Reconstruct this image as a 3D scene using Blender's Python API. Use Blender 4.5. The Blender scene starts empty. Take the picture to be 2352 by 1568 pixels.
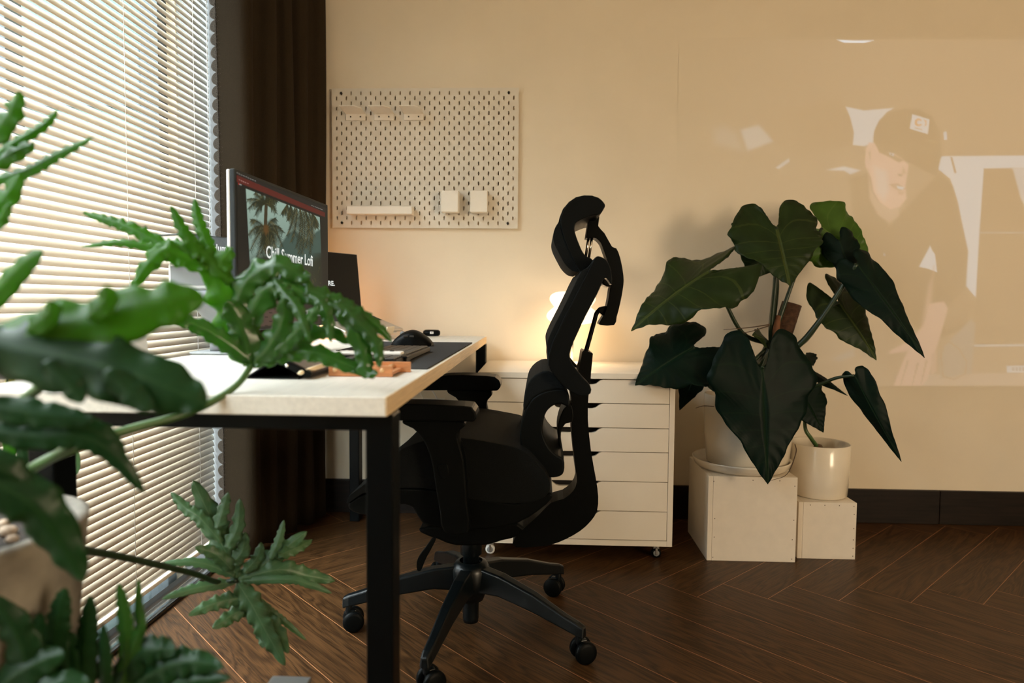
import bpy, bmesh, math, random
import numpy as np
from mathutils import Vector, Matrix
random.seed(7)
S = bpy.context.scene
COL = S.collection
PI = math.pi

# ------------------------------------------------------------------ camera
F = 1568.0; CX, CY = 1176.0, 784.0
CAM = np.array([0.0, 0.0, 0.8775])
def cam_axes(vx=1240.0, vy=697.0, roll=.0085):
    d = np.array([(vx-CX)/F, -(vy-CY)/F, -1.0]); d /= np.linalg.norm(d)
    x = np.array([1.0, -roll, 0.0]); x -= d*(x@d); x /= np.linalg.norm(x)
    return np.array([x, d, np.cross(x, d)])
AX = cam_axes()
cd = bpy.data.cameras.new('camera'); cam = bpy.data.objects.new('camera', cd); COL.objects.link(cam)
cd.sensor_width = 36.0; cd.lens = 24.0; cd.clip_start = .02; cd.clip_end = 200
cam.matrix_world = Matrix([list(AX[i])+[CAM[i]] for i in range(3)]+[[0, 0, 0, 1]])
cd.dof.use_dof = True; cd.dof.focus_distance = 1.95; cd.dof.aperture_fstop = 2.6
S.camera = cam

# ------------------------------------------------------------------ world, lights, exposure
S.view_settings.view_transform = 'Standard'; S.view_settings.look = 'None'
S.view_settings.exposure = 0.15; S.view_settings.gamma = 1.0; S.view_settings.use_curve_mapping = False
W = bpy.data.worlds.new('World'); S.world = W; W.use_nodes = True
wn = W.node_tree; wn.nodes.clear()
wo = wn.nodes.new('ShaderNodeOutputWorld'); wb = wn.nodes.new('ShaderNodeBackground')
tc = wn.nodes.new('ShaderNodeTexCoord'); sx = wn.nodes.new('ShaderNodeSeparateXYZ'); rp = wn.nodes.new('ShaderNodeValToRGB')
wn.links.new(tc.outputs['Generated'], sx.inputs[0]); wn.links.new(sx.outputs['Z'], rp.inputs[0])
wn.links.new(rp.outputs[0], wb.inputs[0]); wn.links.new(wb.outputs[0], wo.inputs[0])
e = rp.color_ramp.elements; e[0].position = 0.0; e[0].color = (.05, .06, .055, 1); e[1].position = .05; e[1].color = (.20, .23, .24, 1)
for p_, c_ in ((.22, (.36, .40, .42, 1)), (.5, (.66, .73, .77, 1)), (.85, (.95, .98, 1, 1))):
    q_ = e.new(p_); q_.color = c_
WORLD_STRENGTH = 31.0
wb.inputs[1].default_value = WORLD_STRENGTH

def area(name, loc, rot, sx_, sy_, power, col):
    l = bpy.data.lights.new(name, 'AREA'); l.shape = 'RECTANGLE'; l.size = sx_; l.size_y = sy_; l.energy = power; l.color = col
    o = bpy.data.objects.new(name, l); COL.objects.link(o); o.location = loc; o.rotation_euler = rot; return o
pt = area('window_portal', (-1.34, .7, 1.2), (0, -PI/2, 0), 2.6, 3.4, 1, (1, 1, 1)); pt.data.cycles.is_portal = True
def aim(name, loc, to, a, b, power, col):
    d = Vector(to)-Vector(loc)
    return area(name, loc, d.to_track_quat('-Z', 'Y').to_euler(), a, b, power, col)
aim('room_lamp', (2.9, -1.3, 1.15), (.2, 2.5, 1.2), 1.2, 1.2, 88, (1, .79, .53))

# ------------------------------------------------------------------ helpers
def ray(px, py): return AX @ np.array([(px-CX)/F, -(py-CY)/F, -1.0])
def at(px, py, Y=None, Z=None, X=None):
    r = ray(px, py)
    t = (Y-CAM[1])/r[1] if Y is not None else ((Z-CAM[2])/r[2] if Z is not None else (X-CAM[0])/r[0])
    return Vector(CAM+r*t)
def proj(P):
    P = np.atleast_2d(np.asarray(P, float)); c = (P-CAM) @ AX
    c = (P-CAM) @ AX.T if False else (AX.T @ (P-CAM).T).T
    return np.stack([CX+F*c[:, 0]/-c[:, 2], CY-F*c[:, 1]/-c[:, 2]], 1)

def tag(o, label=None, cat=None, group=None, kind=None):
    if label: o['label'] = label
    if cat: o['category'] = cat
    if group: o['group'] = group
    if kind: o['kind'] = kind
    return o
ORG = {}
def thing(name, loc, label, cat, group=None):
    o = bpy.data.objects.new(name, None); COL.objects.link(o); o.empty_display_size = .05
    o.location = loc; ORG[o.name] = Vector(loc); return tag(o, label, cat, group)

def smooth_closed(P, n=4):
    P = [np.array(p, float) for p in P]; N = len(P); out = []
    for i in range(N):
        a, b, c, d = P[i-1], P[i], P[(i+1) % N], P[(i+2) % N]
        for k in range(n):
            t = k/n
            out.append(.5*(2*b+(c-a)*t+(2*a-5*b+4*c-d)*t*t+(3*b-a-3*c+d)*t**3))
    return out
def smooth_open(P, n=6):
    P = [np.array(p, float) for p in P]
    if len(P) == 2: return [P[0]+(P[1]-P[0])*k/n for k in range(n+1)]
    Q = [2*P[0]-P[1]]+P+[2*P[-1]-P[-2]]; out = []
    for i in range(1, len(Q)-2):
        a, b, c, d = Q[i-1], Q[i], Q[i+1], Q[i+2]
        for k in range(n):
            t = k/n
            out.append(.5*(2*b+(c-a)*t+(2*a-5*b+4*c-d)*t*t+(3*b-a-3*c+d)*t**3))
    out.append(P[-1]); return out

class MB:
    def __init__(s): s.v = []; s.f = []; s.uv = {}; s.mi = []; s.sm = []
    def add(s, vs, fs, smooth=False, mi=0, uvs=None):
        b = len(s.v); s.v += [tuple(map(float, p)) for p in vs]
        for k, f in enumerate(fs):
            s.f.append([b+i for i in f]); s.sm.append(smooth); s.mi.append(mi)
        if uvs is not None:
            for i, u in enumerate(uvs): s.uv[b+i] = u
        return s
    def box(s, x0, x1, y0, y1, z0, z1, mi=0, M=None):
        vs = [(x, y, z) for z in (z0, z1) for y in (y0, y1) for x in (x0, x1)]
        if M is not None: vs = [M @ Vector(p) for p in vs]
        return s.add(vs, [(0, 2, 3, 1), (4, 5, 7, 6), (0, 1, 5, 4), (2, 6, 7, 3), (0, 4, 6, 2), (1, 3, 7, 5)], mi=mi)
    def prism(s, poly, y0, y1, mi=0, smooth=False, bend=0.0, ny=1, taper=None):
        """poly: (x,z) outline pushed from y0 to y1"""
        n = len(poly); vs = []
        area2 = sum(poly[i][0]*poly[(i+1) % n][1]-poly[(i+1) % n][0]*poly[i][1] for i in range(n))
        if area2 < 0: poly = poly[::-1]
        cx = sum(p[0] for p in poly)/n; cz = sum(p[1] for p in poly)/n
        for k in range(ny+1):
            t = k/ny; y = y0+(y1-y0)*t; b = bend*(1-(2*t-1)**2); sc = 1.0 if taper is None else taper(t)
            vs += [(cx+(p[0]-cx)*sc+b, y, cz+(p[1]-cz)*sc) for p in poly]
        fs = [list(range(n)), [ny*n+i for i in range(n)][::-1]]
        s.add(vs, fs, mi=mi)
        b0 = len(s.v)-len(vs)
        for k in range(ny):
            for i in range(n):
                j = (i+1) % n
                s.f.append([b0+k*n+i, b0+(k+1)*n+i, b0+(k+1)*n+j, b0+k*n+j]); s.sm.append(smooth); s.mi.append(mi)
        return s
    def tube(s, pts, r, seg=10, mi=0, cap=True, smooth=True, flat=None):
        pts = [Vector(p) for p in pts]; n = len(pts)
        rs = r if isinstance(r, (list, tuple)) else [r]*n
        if len(rs) != n: rs = [float(np.interp(i/(n-1), np.linspace(0, 1, len(rs)), rs)) for i in range(n)]
        vs = []; up = None
        for i, p in enumerate(pts):
            d = (pts[min(i+1, n-1)]-pts[max(i-1, 0)]).normalized()
            if up is None: up = d.cross(Vector((0, 0, 1)) if abs(d.z) < .9 else Vector((1, 0, 0))).normalized()
            up = (up-d*up.dot(d)).normalized(); w = d.cross(up)
            for k in range(seg):
                a = 2*PI*k/seg
                vs.append(p+up*(math.cos(a)*rs[i])+w*(math.sin(a)*rs[i]*(flat or 1)))
        fs = [(i*seg+k, i*seg+(k+1) % seg, (i+1)*seg+(k+1) % seg, (i+1)*seg+k) for i in range(n-1) for k in range(seg)]
        s.add(vs, fs, smooth=smooth, mi=mi)
        if cap:
            b = len(s.v)-len(vs)
            s.f.append([b+k for k in range(seg)][::-1]); s.sm.append(False); s.mi.append(mi)
            s.f.append([b+(n-1)*seg+k for k in range(seg)]); s.sm.append(False); s.mi.append(mi)
        return s
    def lathe(s, prof, c=(0, 0, 0), seg=40, mi=0, smooth=True, axis='z', sx=1, sy=1):
        n = len(prof); vs = []
        for r, z in prof:
            for k in range(seg):
                a = 2*PI*k/seg; x, y = r*math.cos(a)*sx, r*math.sin(a)*sy
                q = (x, y, z) if axis == 'z' else ((x, z, y) if axis == 'y' else (z, x, y))
                vs.append((c[0]+q[0], c[1]+q[1], c[2]+q[2]))
        fs = [(i*seg+k, i*seg+(k+1) % seg, (i+1)*seg+(k+1) % seg, (i+1)*seg+k) for i in range(n-1) for k in range(seg)]
        if axis == 'y': fs = [f[::-1] for f in fs]
        return s.add(vs, fs, smooth=smooth, mi=mi)
    def build(s, name, mats, parent=None, bevel=0, subs=0, origin=None, solid=0, seg=2, auto=None):
        org = ORG[parent.name] if parent is not None else (Vector(origin) if origin is not None else
              Vector((sum(p[0] for p in s.v)/len(s.v), sum(p[1] for p in s.v)/len(s.v), min(p[2] for p in s.v))))
        me = bpy.data.meshes.new(name)
        me.from_pydata([(p[0]-org.x, p[1]-org.y, p[2]-org.z) for p in s.v], [], s.f)
        for m in (mats if isinstance(mats, (list, tuple)) else [mats]): me.materials.append(m)
        me.polygons.foreach_set('use_smooth', s.sm); me.polygons.foreach_set('material_index', s.mi)
        if s.uv:
            ul = me.uv_layers.new(name='UVMap')
            for lp in me.loops: ul.data[lp.index].uv = s.uv.get(lp.vertex_index, (0, 0))
        me.update()
        o = bpy.data.objects.new(name, me); COL.objects.link(o); ORG[o.name] = org
        if parent is not None: o.parent = parent
        else: o.location = org
        if solid:
            m = o.modifiers.new('solid', 'SOLIDIFY'); m.thickness = solid; m.offset = 0
        if bevel:
            m = o.modifiers.new('bevel', 'BEVEL'); m.width = bevel; m.segments = seg; m.limit_method = 'ANGLE'; m.angle_limit = math.radians(35)
            m.harden_normals = False
        if subs:
            m = o.modifiers.new('sub', 'SUBSURF'); m.levels = subs; m.render_levels = subs
        return o

def copy_tree(o, loc, label=None, dz=None):
    """a copy of a thing with copies of its parts and sub-parts"""
    c = o.copy(); COL.objects.link(c); c.location = loc
    if label: c['label'] = label
    for ch in o.children:
        d = ch.copy(); COL.objects.link(d); d.parent = c
        for g in ch.children:
            h = g.copy(); COL.objects.link(h); h.parent = d
    return c

# ------------------------------------------------------------------ materials
def mat(name, col, rough=.5, metal=0.0, noise=0.0, nscale=20.0, bump=0.0, bscale=200.0, emit=None, estr=0.0, spec=.5, trans=0.0, coat=0.0, stretch=None):
    m = bpy.data.materials.new(name); m.use_nodes = True; nt = m.node_tree; b = nt.nodes['Principled BSDF']
    b.inputs['Base Color'].default_value = (*col, 1); b.inputs['Roughness'].default_value = rough; b.inputs['Metallic'].default_value = metal
    b.inputs['Specular IOR Level'].default_value = spec; b.inputs['Coat Weight'].default_value = coat
    if emit: b.inputs['Emission Color'].default_value = (*emit, 1); b.inputs['Emission Strength'].default_value = estr
    co = nt.nodes.new('ShaderNodeTexCoord'); mp = nt.nodes.new('ShaderNodeMapping'); nt.links.new(co.outputs['Object'], mp.inputs[0])
    if stretch: mp.inputs['Scale'].default_value = stretch
    n = nt.nodes.new('ShaderNodeTexNoise'); n.inputs['Scale'].default_value = nscale; n.inputs['Detail'].default_value = 5
    nt.links.new(mp.outputs[0], n.inputs['Vector'])
    r = nt.nodes.new('ShaderNodeValToRGB'); k = noise
    r.color_ramp.elements[0].position = .3; r.color_ramp.elements[1].position = .7
    r.color_ramp.elements[0].color = (*[c*(1-k) for c in col], 1); r.color_ramp.elements[1].color = (*[min(1, c*(1+k)) for c in col], 1)
    nt.links.new(n.outputs['Fac'], r.inputs[0]); nt.links.new(r.outputs[0], b.inputs['Base Color'])
    if bump:
        n2 = nt.nodes.new('ShaderNodeTexNoise'); n2.inputs['Scale'].default_value = bscale; n2.inputs['Detail'].default_value = 3
        nt.links.new(mp.outputs[0], n2.inputs['Vector'])
        bp = nt.nodes.new('ShaderNodeBump'); bp.inputs['Strength'].default_value = bump; bp.inputs['Distance'].default_value = .002
        nt.links.new(n2.outputs['Fac'], bp.inputs['Height']); nt.links.new(bp.outputs[0], b.inputs['Normal'])
    return m

def leaf_mat(name, col, rib, rough=.35, translucent=.35, tcol=None, spec=.22):
    m = bpy.data.materials.new(name); m.use_nodes = True; nt = m.node_tree; b = nt.nodes['Principled BSDF']; out = nt.nodes['Material Output']
    b.inputs['Roughness'].default_value = rough; b.inputs['Specular IOR Level'].default_value = spec
    uv = nt.nodes.new('ShaderNodeUVMap'); uv.uv_map = 'UVMap'; sp = nt.nodes.new('ShaderNodeSeparateXYZ'); nt.links.new(uv.outputs[0], sp.inputs[0])
    def math_(op, a, b2):
        q = nt.nodes.new('ShaderNodeMath'); q.operation = op
        for i, x in enumerate((a, b2)):
            if isinstance(x, (int, float)): q.inputs[i].default_value = x
            else: nt.links.new(x, q.inputs[i])
        return q.outputs[0]
    au = math_('ABSOLUTE', sp.outputs['X'], 0)
    mid = math_('LESS_THAN', au, .035)
    # lateral veins leave the midrib obliquely
    vv = math_('SUBTRACT', sp.outputs['Y'], math_('MULTIPLY', au, .16))
    fr = math_('FRACT', math_('MULTIPLY', vv, 9.0), 0)
    vein = math_('MULTIPLY', math_('LESS_THAN', math_('ABSOLUTE', math_('SUBTRACT', fr, .5), 0), .035), .45)
    fac = math_('MAXIMUM', math_('MULTIPLY', mid, .8), vein)
    co = nt.nodes.new('ShaderNodeTexCoord'); n = nt.nodes.new('ShaderNodeTexNoise'); n.inputs['Scale'].default_value = 14
    nt.links.new(co.outputs['Object'], n.inputs['Vector'])
    r = nt.nodes.new('ShaderNodeValToRGB'); r.color_ramp.elements[0].position = .3; r.color_ramp.elements[1].position = .72
    r.color_ramp.elements[0].color = (*[c*.75 for c in col], 1); r.color_ramp.elements[1].color = (*[c*1.3 for c in col], 1)
    nt.links.new(n.outputs['Fac'], r.inputs[0])
    mx = nt.nodes.new('ShaderNodeMix'); mx.data_type = 'RGBA'
    nt.links.new(fac, mx.inputs['Factor']); nt.links.new(r.outputs[0], mx.inputs['A']); mx.inputs['B'].default_value = (*rib, 1)
    nt.links.new(mx.outputs['Result'], b.inputs['Base Color'])
    tr = nt.nodes.new('ShaderNodeBsdfTranslucent'); tr.inputs[0].default_value = (*(tcol or (.18, .42, .03)), 1)
    ms = nt.nodes.new('ShaderNodeMixShader'); ms.inputs[0].default_value = translucent
    nt.links.new(b.outputs[0], ms.inputs[1]); nt.links.new(tr.outputs[0], ms.inputs[2]); nt.links.new(ms.outputs[0], out.inputs[0])
    return m

M = {}
M['wall'] = mat('plaster', (.76, .66, .51), .75, noise=.03, nscale=4, bump=.12, bscale=120)
M['ceil'] = mat('ceiling_paint', (.78, .74, .66), .8, noise=.02)
M['white'] = mat('white_laminate', (.78, .71, .60), .4, noise=.02, nscale=8)
M['box'] = mat('white_plywood', (.74, .66, .55), .45, noise=.03, nscale=30)
M['dark_gap'] = mat('dark_gap', (.015, .012, .01), .8)
M['peg'] = mat('pegboard_paint', (.70, .64, .54), .5, noise=.02)
M['pegw'] = mat('white_plastic', (.82, .76, .66), .4, noise=.02)
M['pot'] = mat('glazed_pot', (.78, .70, .57), .18, noise=.02, coat=.3)
M['soil'] = mat('soil', (.035, .025, .018), .95, noise=.5, nscale=80, bump=1, bscale=120)
M['blk'] = mat('black_plastic', (.0022, .003, .003), .42, noise=.1, bump=.15, bscale=900, spec=.10)
M['mesh'] = mat('black_mesh_fabric', (.0026, .0036, .0036), .8, noise=.3, nscale=400, bump=.8, bscale=700, spec=.15)
M['blkmetal'] = mat('black_steel', (.0015, .0024, .0028), .3, noise=.1, spec=.14)
M['base'] = mat('black_nylon_base', (.003, .005, .006), .3, noise=.1, spec=.35)
M['chrome'] = mat('chrome', (.8, .76, .7), .12, metal=1)
M['alu'] = mat('aluminium', (.62, .60, .57), .35, metal=1, noise=.05)
M['grey'] = mat('grey_metal_paint', (.22, .23, .235), .4, noise=.05)
M['felt'] = mat('charcoal_felt', (.022, .023, .024), .95, noise=.7, nscale=500, bump=1, bscale=600)
M['curtain'] = mat('taupe_cloth', (.026, .0175, .0095), .95, noise=.12, nscale=300, bump=.3, bscale=500, spec=.1)
M['lace'] = mat('taupe_lace', (.060, .045, .031), .85, noise=.25, nscale=300, bump=.5, bscale=400)
M['lacehole'] = mat('lace_hole', (.045, .03, .02), .9)
M['slat'] = mat('white_slat', (.90, .80, .66), .38, noise=.015)
M['cord'] = mat('white_cord', (.85, .82, .78), .7)
M['winframe'] = mat('dark_window_frame', (.03, .045, .05), .4)
M['granite'] = mat('black_granite', (.012, .014, .015), .08, noise=.6, nscale=300, coat=.5)
M['wood_tray'] = mat('cherry_wood', (.50, .21, .085), .45, noise=.25, nscale=14, stretch=(2, 12, 12), bump=.1)
M['wood_dowel'] = mat('beech_dowel', (.66, .40, .19), .5, noise=.15, nscale=30)
M['moss'] = mat('coir_pole', (.065, .029, .013), .95, noise=.4, nscale=70, bump=1.0, bscale=160)
M['stem'] = mat('green_stem', (.05, .11, .03), .4, noise=.2, nscale=20)
M['stemd'] = mat('dark_green_stem', (.010, .028, .010), .4, noise=.2, nscale=20)
M['root'] = mat('brown_root', (.09, .055, .03), .8, noise=.3)
M['stone'] = mat('rough_stone', (.19, .172, .142), .9, noise=.75, nscale=11, bump=.8, bscale=60)
M['pebble'] = mat('pale_pebbles', (.50, .38, .28), .9, noise=.4, nscale=60, bump=1, bscale=80)
M['shell'] = mat('white_monitor_shell', (.80, .81, .83), .35)
M['bezel'] = mat('dark_grey_bezel', (.030, .036, .040), .5, noise=.1, bump=.1, bscale=800, spec=.15)
M['glassy'] = mat('dark_glass', (.006, .006, .007), .2, spec=.2)
M['key'] = mat('dark_grey_keys', (.045, .042, .038), .5)
M['silver'] = mat('laptop_aluminium', (.52, .46, .38), .4, metal=.6)
M['steelw'] = mat('white_steel', (.80, .78, .74), .35)
M['cream'] = mat('cream_stylus', (.80, .64, .42), .4)
M['book'] = mat('charcoal_book_cloth', (.075, .08, .082), .6, noise=.1, nscale=200)
M['paper'] = mat('book_pages', (.72, .68, .60), .8, noise=.1, nscale=200, stretch=(1, 1, 60))
M['whitep'] = mat('white_matte_plastic', (.72, .71, .68), .5)
M['brownleaf'] = mat('dry_brown_sheath', (.14, .055, .022), .8, noise=.3, nscale=30)
def emis(name, col, s):
    return mat(name, (.8, .75, .65), .4, emit=col, estr=s)
M['lampglass'] = emis('opal_glass_glow', (1.0, .78, .55), 1.1)
M['deskglow'] = emis('warm_lamp_glow', (1.0, .58, .22), 2.6)
M['txt'] = mat('screen_lettering', (.02, .02, .02), .4, emit=(.80, .84, .80), estr=.85)
M['txt2'] = mat('print_white', (.75, .75, .73), .6)
M['scr_red'] = mat('screen_red_bar', (.01, .01, .01), .3, emit=(.10, .018, .014), estr=.9)
M['scr_pill'] = mat('screen_light_bar', (.02, .02, .02), .3, emit=(.5, .48, .44), estr=.9)
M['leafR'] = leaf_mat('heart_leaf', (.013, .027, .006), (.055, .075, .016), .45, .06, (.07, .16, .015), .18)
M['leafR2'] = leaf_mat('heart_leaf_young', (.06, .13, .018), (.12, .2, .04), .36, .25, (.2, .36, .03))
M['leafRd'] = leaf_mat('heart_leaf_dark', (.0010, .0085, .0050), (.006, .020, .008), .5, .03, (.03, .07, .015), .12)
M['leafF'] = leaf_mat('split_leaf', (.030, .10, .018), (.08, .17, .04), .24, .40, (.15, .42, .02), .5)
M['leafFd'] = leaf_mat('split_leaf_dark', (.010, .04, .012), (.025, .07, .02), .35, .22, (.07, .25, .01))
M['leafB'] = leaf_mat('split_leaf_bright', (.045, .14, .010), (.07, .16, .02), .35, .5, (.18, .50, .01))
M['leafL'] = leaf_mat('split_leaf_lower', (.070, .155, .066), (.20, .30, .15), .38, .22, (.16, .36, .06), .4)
M['leafY'] = leaf_mat('yellow_leaf', (.42, .36, .06), (.5, .45, .12), .5, .5, (.7, .6, .1))

# floor planks: grain along UV.x, per-plank random in UV.y integer part
def floor_mat():
    m = bpy.data.materials.new('herringbone_oak'); m.use_nodes = True; nt = m.node_tree; b = nt.nodes['Principled BSDF']
    uv = nt.nodes.new('ShaderNodeUVMap'); uv.uv_map = 'UVMap'
    mp = nt.nodes.new('ShaderNodeMapping'); mp.inputs['Scale'].default_value = (1.6, 15, 1); nt.links.new(uv.outputs[0], mp.inputs[0])
    n = nt.nodes.new('ShaderNodeTexNoise'); n.inputs['Scale'].default_value = 1.0; n.inputs['Detail'].default_value = 3; n.inputs['Distortion'].default_value = .6
    nt.links.new(mp.outputs[0], n.inputs['Vector'])
    wv = nt.nodes.new('ShaderNodeMath'); wv.operation = 'MULTIPLY'; nt.links.new(n.outputs['Fac'], wv.inputs[0]); wv.inputs[1].default_value = 22
    fr = nt.nodes.new('ShaderNodeMath'); fr.operation = 'PINGPONG'; nt.links.new(wv.outputs[0], fr.inputs[0]); fr.inputs[1].default_value = 1
    mp2 = nt.nodes.new('ShaderNodeMapping'); mp2.inputs['Scale'].default_value = (14, 420, 1); nt.links.new(uv.outputs[0], mp2.inputs[0])
    n2 = nt.nodes.new('ShaderNodeTexNoise'); n2.inputs['Scale'].default_value = 1; n2.inputs['Detail'].default_value = 4; nt.links.new(mp2.outputs[0], n2.inputs['Vector'])
    ad = nt.nodes.new('ShaderNodeMath'); ad.operation = 'MULTIPLY_ADD'; nt.links.new(fr.outputs[0], ad.inputs[0]); ad.inputs[1].default_value = .38
    nt.links.new(n2.outputs['Fac'], ad.inputs[2])
    r = nt.nodes.new('ShaderNodeValToRGB'); nt.links.new(ad.outputs[0], r.inputs[0])
    el = r.color_ramp.elements; el[0].position = .30; el[0].color = (.008, .0036, .0014, 1); el[1].position = .95; el[1].color = (.084, .038, .0135, 1)
    nt.links.new(r.outputs[0], b.inputs['Base Color']); b.inputs['Roughness'].default_value = .38; b.inputs['Specular IOR Level'].default_value = .14
    bp = nt.nodes.new('ShaderNodeBump'); bp.inputs['Strength'].default_value = .25; bp.inputs['Distance'].default_value = .001
    nt.links.new(ad.outputs[0], bp.inputs['Height']); nt.links.new(bp.outputs[0], b.inputs['Normal'])
    return m
M['floor'] = floor_mat()
M['seam_glint'] = mat('plank_seam_glint', (.36, .15, .06), .45, noise=.2, nscale=10)  # light caught on the plank bevels, painted as a brighter orange
M['skirt'] = mat('dark_skirting_wood', (.011, .0066, .0042), .45, noise=.5, nscale=6, stretch=(1, 1, 14), bump=.1, spec=.2)
M['deskwood'] = mat('whitewashed_wood', (.71, .675, .60), .42, noise=.07, nscale=9, stretch=(14, 1, 14), bump=.15, bscale=40)
M['deskedge_lit'] = mat('warm_lit_wood_edge', (.66, .49, .29), .5, noise=.12, nscale=8, stretch=(1, 1.5, 50), bump=.1)  # right side of the desk, warm lamp light mixed into the wood colour

def rough_glass():
    m = bpy.data.materials.new('window_glass'); m.use_nodes = True; nt = m.node_tree; nt.nodes.clear()
    o = nt.nodes.new('ShaderNodeOutputMaterial'); t = nt.nodes.new('ShaderNodeBsdfTransparent'); t.inputs[0].default_value = (.93, .96, .96, 1)
    g = nt.nodes.new('ShaderNodeBsdfGlossy'); g.inputs['Roughness'].default_value = .02; x = nt.nodes.new('ShaderNodeMixShader'); x.inputs[0].default_value = .06
    nt.links.new(t.outputs[0], x.inputs[1]); nt.links.new(g.outputs[0], x.inputs[2]); nt.links.new(x.outputs[0], o.inputs[0]); return m
M['glass'] = rough_glass()

def screen_mat(name, base, rough, strength, spec=.5):
    m = bpy.data.materials.new(name); m.use_nodes = True; nt = m.node_tree; b = nt.nodes['Principled BSDF']
    a = nt.nodes.new('ShaderNodeAttribute'); a.attribute_name = 'picture'
    b.inputs['Base Color'].default_value = (*base, 1); b.inputs['Roughness'].default_value = rough
    b.inputs['Specular IOR Level'].default_value = spec; nt.links.new(a.outputs['Color'], b.inputs['Emission Color']); b.inputs['Emission Strength'].default_value = strength
    return m
M['screen'] = screen_mat('lit_screen', (.006, .006, .006), .4, 1.0, .06)
M['projection'] = screen_mat('projected_light_on_plaster', (.76, .66, .51), .75, .62)  # projector's light painted as per-vertex glow on a sheet before the wall

# ------------------------------------------------------------------ picture painting (contents of the screens)
def in_poly(X, Y, P):
    P = np.array(P, float); ins = np.zeros(X.shape, bool); n = len(P)
    for i in range(n):
        x1, y1 = P[i]; x2, y2 = P[(i+1) % n]
        if y1 == y2: continue
        c = ((y1 > Y) != (y2 > Y)) & (X < (x2-x1)*(Y-y1)/(y2-y1)+x1); ins ^= c
    return ins
def soft(X, Y, P, w):
    """soft coverage of a polygon, w = edge softness"""
    ins = in_poly(X, Y, P); P = np.array(P, float); d = np.full(X.shape, 1e9); n = len(P)
    for i in range(n):
        a, b = P[i], P[(i+1) % n]; ab = b-a; L = (ab@ab) or 1e-9
        t = np.clip(((X-a[0])*ab[0]+(Y-a[1])*ab[1])/L, 0, 1)
        d = np.minimum(d, np.hypot(X-a[0]-t*ab[0], Y-a[1]-t*ab[1]))
    return np.clip(.5+np.where(ins, d, -d)/w, 0, 1)
def line(X, Y, P, r0, r1):
    n = len(P)-1; c = np.zeros(X.shape)
    for i in range(n):
        a, b = np.array(P[i], float), np.array(P[i+1], float); ab = b-a; L = ab@ab
        t = np.clip(((X-a[0])*ab[0]+(Y-a[1])*ab[1])/L, 0, 1); d = np.hypot(X-a[0]-t*ab[0], Y-a[1]-t*ab[1])
        r = r0+(r1-r0)*(i+t)/n
        c = np.maximum(c, np.clip(.5+(r-d)/1.2, 0, 1))
    return c
def over(img, cov, col):
    for k in range(3): img[..., k] = img[..., k]*(1-cov)+col[k]*cov
def grid_picture(name, mats, P00, P10, P01, P11, nu, nv, paint, parent=None):
    """flat grid between four corners, coloured per vertex by paint(px, py)"""
    P00, P10, P01, P11 = [np.array(p) for p in (P00, P10, P01, P11)]
    u = np.linspace(0, 1, nu)[None, :, None]; v = np.linspace(0, 1, nv)[:, None, None]
    G = (P00*(1-u)+P10*u)*(1-v)+(P01*(1-u)+P11*u)*v
    px = proj(G.reshape(-1, 3)); img = paint(px[:, 0].reshape(nv, nu), px[:, 1].reshape(nv, nu), np.broadcast_to(u[..., 0], (nv, nu)), np.broadcast_to(v[..., 0], (nv, nu)))
    mb = MB(); idx = np.arange(nu*nv).reshape(nv, nu)
    fs = np.stack([idx[:-1, :-1], idx[1:, :-1], idx[1:, 1:], idx[:-1, 1:]], -1).reshape(-1, 4)
    mb.v = [tuple(p) for p in G.reshape(-1, 3)]; mb.f = fs.tolist(); mb.sm = [False]*len(fs); mb.mi = [0]*len(fs)
    o = mb.build(name, mats, parent)
    ca = o.data.color_attributes.new('picture', 'FLOAT_COLOR', 'POINT')
    ca.data.foreach_set('color', np.concatenate([img.reshape(-1, 3), np.ones((nu*nv, 1))], 1).astype(np.float32).ravel())
    return o
def text_mesh(name, body, mats, parent, origin, ux, uy, width, height, thick=.0004, bold=0.0):
    """lettering as real geometry: ux, uy are unit vectors of the line and of the letter height"""
    cu = bpy.data.curves.new(name, 'FONT'); cu.body = body; cu.size = 1; cu.offset = bold; cu.resolution_u = 3
    o = bpy.data.objects.new(name+'_tmp', cu); COL.objects.link(o)
    dg = bpy.context.evaluated_depsgraph_get(); me = bpy.data.meshes.new_from_object(o.evaluated_get(dg))
    bpy.data.objects.remove(o)
    vs = np.array([v.co for v in me.vertices]); fs = [list(p.vertices) for p in me.polygons]
    lo, hi = vs.min(0), vs.max(0); ux, uy, O = Vector(ux), Vector(uy), Vector(origin); nz = ux.cross(uy).normalized()
    mb = MB()
    mb.add([O+ux*((p[0]-lo[0])/(hi[0]-lo[0])*width)+uy*((p[1])/(hi[1])*height)+nz*thick for p in vs], fs)
    return mb.build(name, mats, parent)

# ================================================================== STRUCTURE
YW = 2.80; XW = -1.24; XR = 3.1; YF = -2.6; ZC = 2.6
def structure(name, mb, m, **k): return tag(mb.build(name, m, **k), kind='structure')
structure('wall_back', MB().box(XW-.2, XR+.2, YW, YW+.15, 0, ZC), M['wall'])
structure('wall_right', MB().box(XR, XR+.15, YF-.15, YW, 0, ZC), M['wall'])
structure('wall_front', MB().box(XW-.2, XR+.2, YF-.15, YF, 0, ZC), M['wall'])
structure('ceiling', MB().box(XW-.2, XR+.2, YF-.15, YW+.15, ZC, ZC+.1), M['ceil'])
w = MB(); w.box(XW-.12, XW, 2.31, YW, 0, ZC); w.box(XW-.12, XW, YF, -1.0, 0, ZC); w.box(XW-.12, XW, -1.0, 2.31, 2.45, ZC); w.box(XW-.12, XW, -1.0, 2.31, 0, .03)
structure('wall_left', w, M['wall'])
structure('trim_2', MB().box(XW, XW+.15, 2.318, 2.335, 0, 2.5), mat('grey_window_jamb', (.30, .30, .30), .6))
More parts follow.
